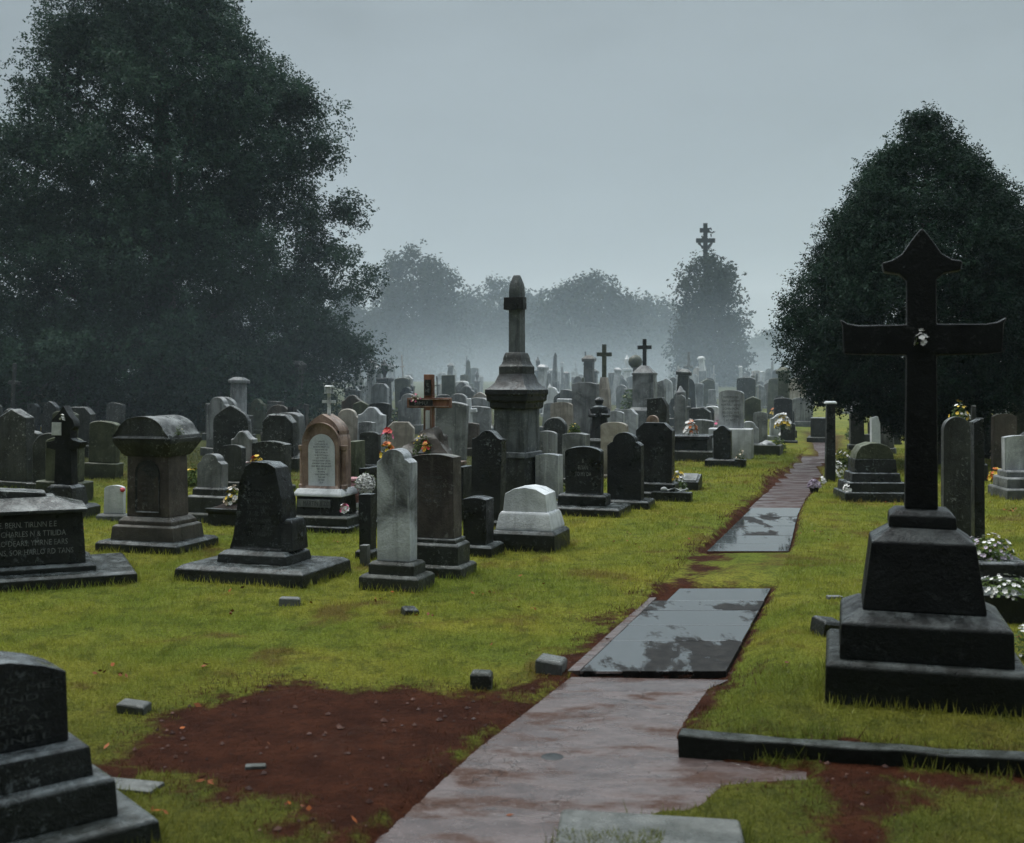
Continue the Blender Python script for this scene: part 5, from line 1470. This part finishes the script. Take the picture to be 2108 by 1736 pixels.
gm, nt, _, _ = new_mat('soil_grit'); h = N(nt); atn = h.add('ShaderNodeAttribute', attribute_name='tone')
h.finish(h.mix(atn.outputs['Fac'], (.030, .008, .004), (.12, .055, .038)), .6, .3)
fast_mesh('soil_grit', tri, 3, gm, None, np.repeat(rng.random(n) ** 2, 4))
tag(bpy.data.objects['soil_grit'], 'clods and grit scattered on the bare red soil', 'grit', kind='stuff')

# fallen leaves strewn over the lawn
n = 300
lm, nt, _, _ = new_mat('fallen_leaf'); h = N(nt)
atn = h.add('ShaderNodeAttribute', attribute_name='tone')
h.finish(h.mix(atn.outputs['Fac'], (.08, .024, .008), (.28, .075, .014)), .6, .15)
y = np.sqrt(rng.random(n) * (17 ** 2 - 4.6 ** 2) + 4.6 ** 2); x = (rng.random(n) - .5) * .92 * y
cl = vnoise(x, y, .8, 2) > .55
x, y = x[cl], y[cl]
cl2 = np.array([(px, py) for px, py in [ground_at(*p) for p in ((420, 1372), (250, 1395), (205, 1390), (470, 1270), (1085, 1255), (985, 1225), (1010, 1222), (1700, 1300), (2080, 1055), (2070, 1052), (2090, 1050), (705, 1118), (700, 1120), (1380, 1205), (1600, 1125), (1570, 970), (1690, 1098), (600, 1665), (325, 1690), (430, 1620), (780, 1238), (890, 1270))]])
for s in range(4):
    q = cl2 + rng.normal(size=cl2.shape) * (.02 + .012 * s); x = np.concatenate([x, q[:, 0]]); y = np.concatenate([y, q[:, 1]])
z = ground_z(x, y) + .022
keep = path_inside(x, y) < .0
P = np.stack([x, y, z], 1)[keep]
fast_mesh('fallen_leaves', leaf_quads(P, .042, .026, 1.2), 4, lm, None, rng.random(len(P)))
tag(bpy.data.objects['fallen_leaves'], 'small orange and brown fallen leaves strewn over the lawn', 'leaves', kind='stuff')

# ------------------------------------------------------------------ mist
def mist():
    """one body of mist: thin everywhere, thicker near the ground and towards the far graves"""
    m, nt, _, _ = new_mat('mist'); h = N(nt)
    o_ = h.add('ShaderNodeOutputMaterial'); s = h.add('ShaderNodeVolumeScatter')
    g = h.add('ShaderNodeNewGeometry'); sp = h.add('ShaderNodeSeparateXYZ'); nt.links.new(g.outputs['Position'], sp.inputs[0])
    far = h.math('MULTIPLY', h.ramp(sp.outputs['Y'], 14, 55), h.ramp(sp.outputs['X'], -17, -4, .35, 1.0))
    low = h.ramp(sp.outputs['Z'], 9.0, 1.0)
    wisp = h.ramp(h.noise(.09, 3, .6, h.scalevec(g.outputs['Position'], (1, 1, 2))), .25, .75, .6, 1.4)
    d = h.math('MULTIPLY', h.math('MULTIPLY', far, low), h.math('MULTIPLY', wisp, MIST_LOW))
    base = h.math('ADD', h.ramp(sp.outputs['Y'], 4, 70, MIST_BASE * .25, MIST_BASE), h.ramp(sp.outputs['Y'], 85, 190, 0.0, MIST_BASE * .9))
    nt.links.new(h.math('ADD', base, d), s.inputs['Density'])
    s.inputs['Color'].default_value = (.235, .288, .322, 1); s.inputs['Anisotropy'].default_value = .3
    nt.links.new(s.outputs[0], o_.inputs['Volume'])
    b = B().box(-420, 420, -25, 640, -2, 55)
    o = b.done('mist', m, None, 0, 0)
    m.cycles.volume_step_rate = MIST_STEP
    tag(o, 'pale mist hanging over the whole cemetery', 'mist', kind='stuff')


MIST_LOW, MIST_BASE, MIST_STEP = .0175, .0036, .35
mist()

# ------------------------------------------------------------------ sky, sun, camera
SUN_EL, SUN_AZ = 62.0, -62.0       # light comes from high on the left, from beyond the graves
w = bpy.data.worlds.new('World'); sc.world = w; w.use_nodes = True
nt = w.node_tree; nt.nodes.clear(); h = N(nt)
sky = h.add('ShaderNodeTexSky', sky_type='NISHITA'); sky.sun_disc = False
sky.sun_elevation = R(SUN_EL); sky.sun_rotation = R(SUN_AZ); sky.air_density = 1.5; sky.dust_density = 4.0
hs = h.add('ShaderNodeHueSaturation'); hs.inputs['Saturation'].default_value = .25; nt.links.new(sky.outputs[0], hs.inputs['Color'])
tc = h.add('ShaderNodeTexCoord'); sp = h.add('ShaderNodeSeparateXYZ'); nt.links.new(tc.outputs['Generated'], sp.inputs[0])
rp = h.add('ShaderNodeValToRGB'); e = rp.color_ramp.elements
e[0].position = 0.0; e[0].color = (.07, .09, .105, 1); e[1].position = 1.0; e[1].color = (3.6, 3.95, 4.15, 1)
for pos_, c in ((.06, (.12, .15, .172)), (.15, (.20, .242, .27)), (.33, (.265, .315, .347)), (.62, (1.3, 1.46, 1.58))):
    el = e.new(pos_); el.color = (*c, 1)
cl_ = h.noise(1.3, 5, .55, h.scalevec(tc.outputs['Generated'], (1, 1, 2.5)))
nt.links.new(sp.outputs['Z'], rp.inputs['Fac'])
vm = h.add('ShaderNodeVectorMath', operation='SCALE'); nt.links.new(rp.outputs['Color'], vm.inputs[0])
behind = h.ramp(sp.outputs['Y'], -.5, .45, .42, 1.0)      # sky dimmed behind the camera to keep the front faces dark
nt.links.new(h.math('MULTIPLY', h.math('MULTIPLY', h.ramp(cl_, .3, .7, .74, 1.22), behind), 10.0), vm.inputs['Scale'])
mx = h.mix(.02, vm.outputs[0], hs.outputs['Color'])
bg = h.add('ShaderNodeBackground'); bg.inputs['Strength'].default_value = .10; nt.links.new(mx, bg.inputs['Color'])
o_ = h.add('ShaderNodeOutputWorld'); nt.links.new(bg.outputs[0], o_.inputs['Surface'])

ld = bpy.data.lights.new('sun', 'SUN'); ld.energy = 2.2; ld.angle = R(24); ld.color = (1.0, .96, .90)
lo = bpy.data.objects.new('sun', ld); COL.objects.link(lo)
az = R(SUN_AZ)
dv = Vector((math.sin(az) * math.cos(R(SUN_EL)), math.cos(az) * math.cos(R(SUN_EL)), math.sin(R(SUN_EL))))
lo.rotation_euler = dv.to_track_quat('Z', 'Y').to_euler()

cd = bpy.data.cameras.new('camera'); co_ = bpy.data.objects.new('camera', cd); COL.objects.link(co_)
co_.location = (0, 0, EYE); co_.rotation_euler = (R(90), 0, 0)
cd.sensor_width = 36; cd.lens = 36 * F / 2108.0; cd.shift_y = -(868 - HY) / 2108.0
cd.clip_start = .05; cd.clip_end = 3000
cd.dof.use_dof = True; cd.dof.focus_distance = 14.0; cd.dof.aperture_fstop = 3.2
sc.camera = co_
sc.view_settings.view_transform = 'Standard'; sc.view_settings.look = 'None'; sc.view_settings.exposure = 0; sc.view_settings.gamma = 1
sc.render.engine = 'CYCLES'
cy = sc.cycles
cy.use_denoising = True; cy.denoiser = 'OPENIMAGEDENOISE'
cy.max_bounces = 6; cy.diffuse_bounces = 3; cy.glossy_bounces = 3; cy.transmission_bounces = 3; cy.volume_bounces = 1; cy.transparent_max_bounces = 4
cy.caustics_reflective = False; cy.caustics_refractive = False
cy.use_adaptive_sampling = True; cy.adaptive_threshold = .018
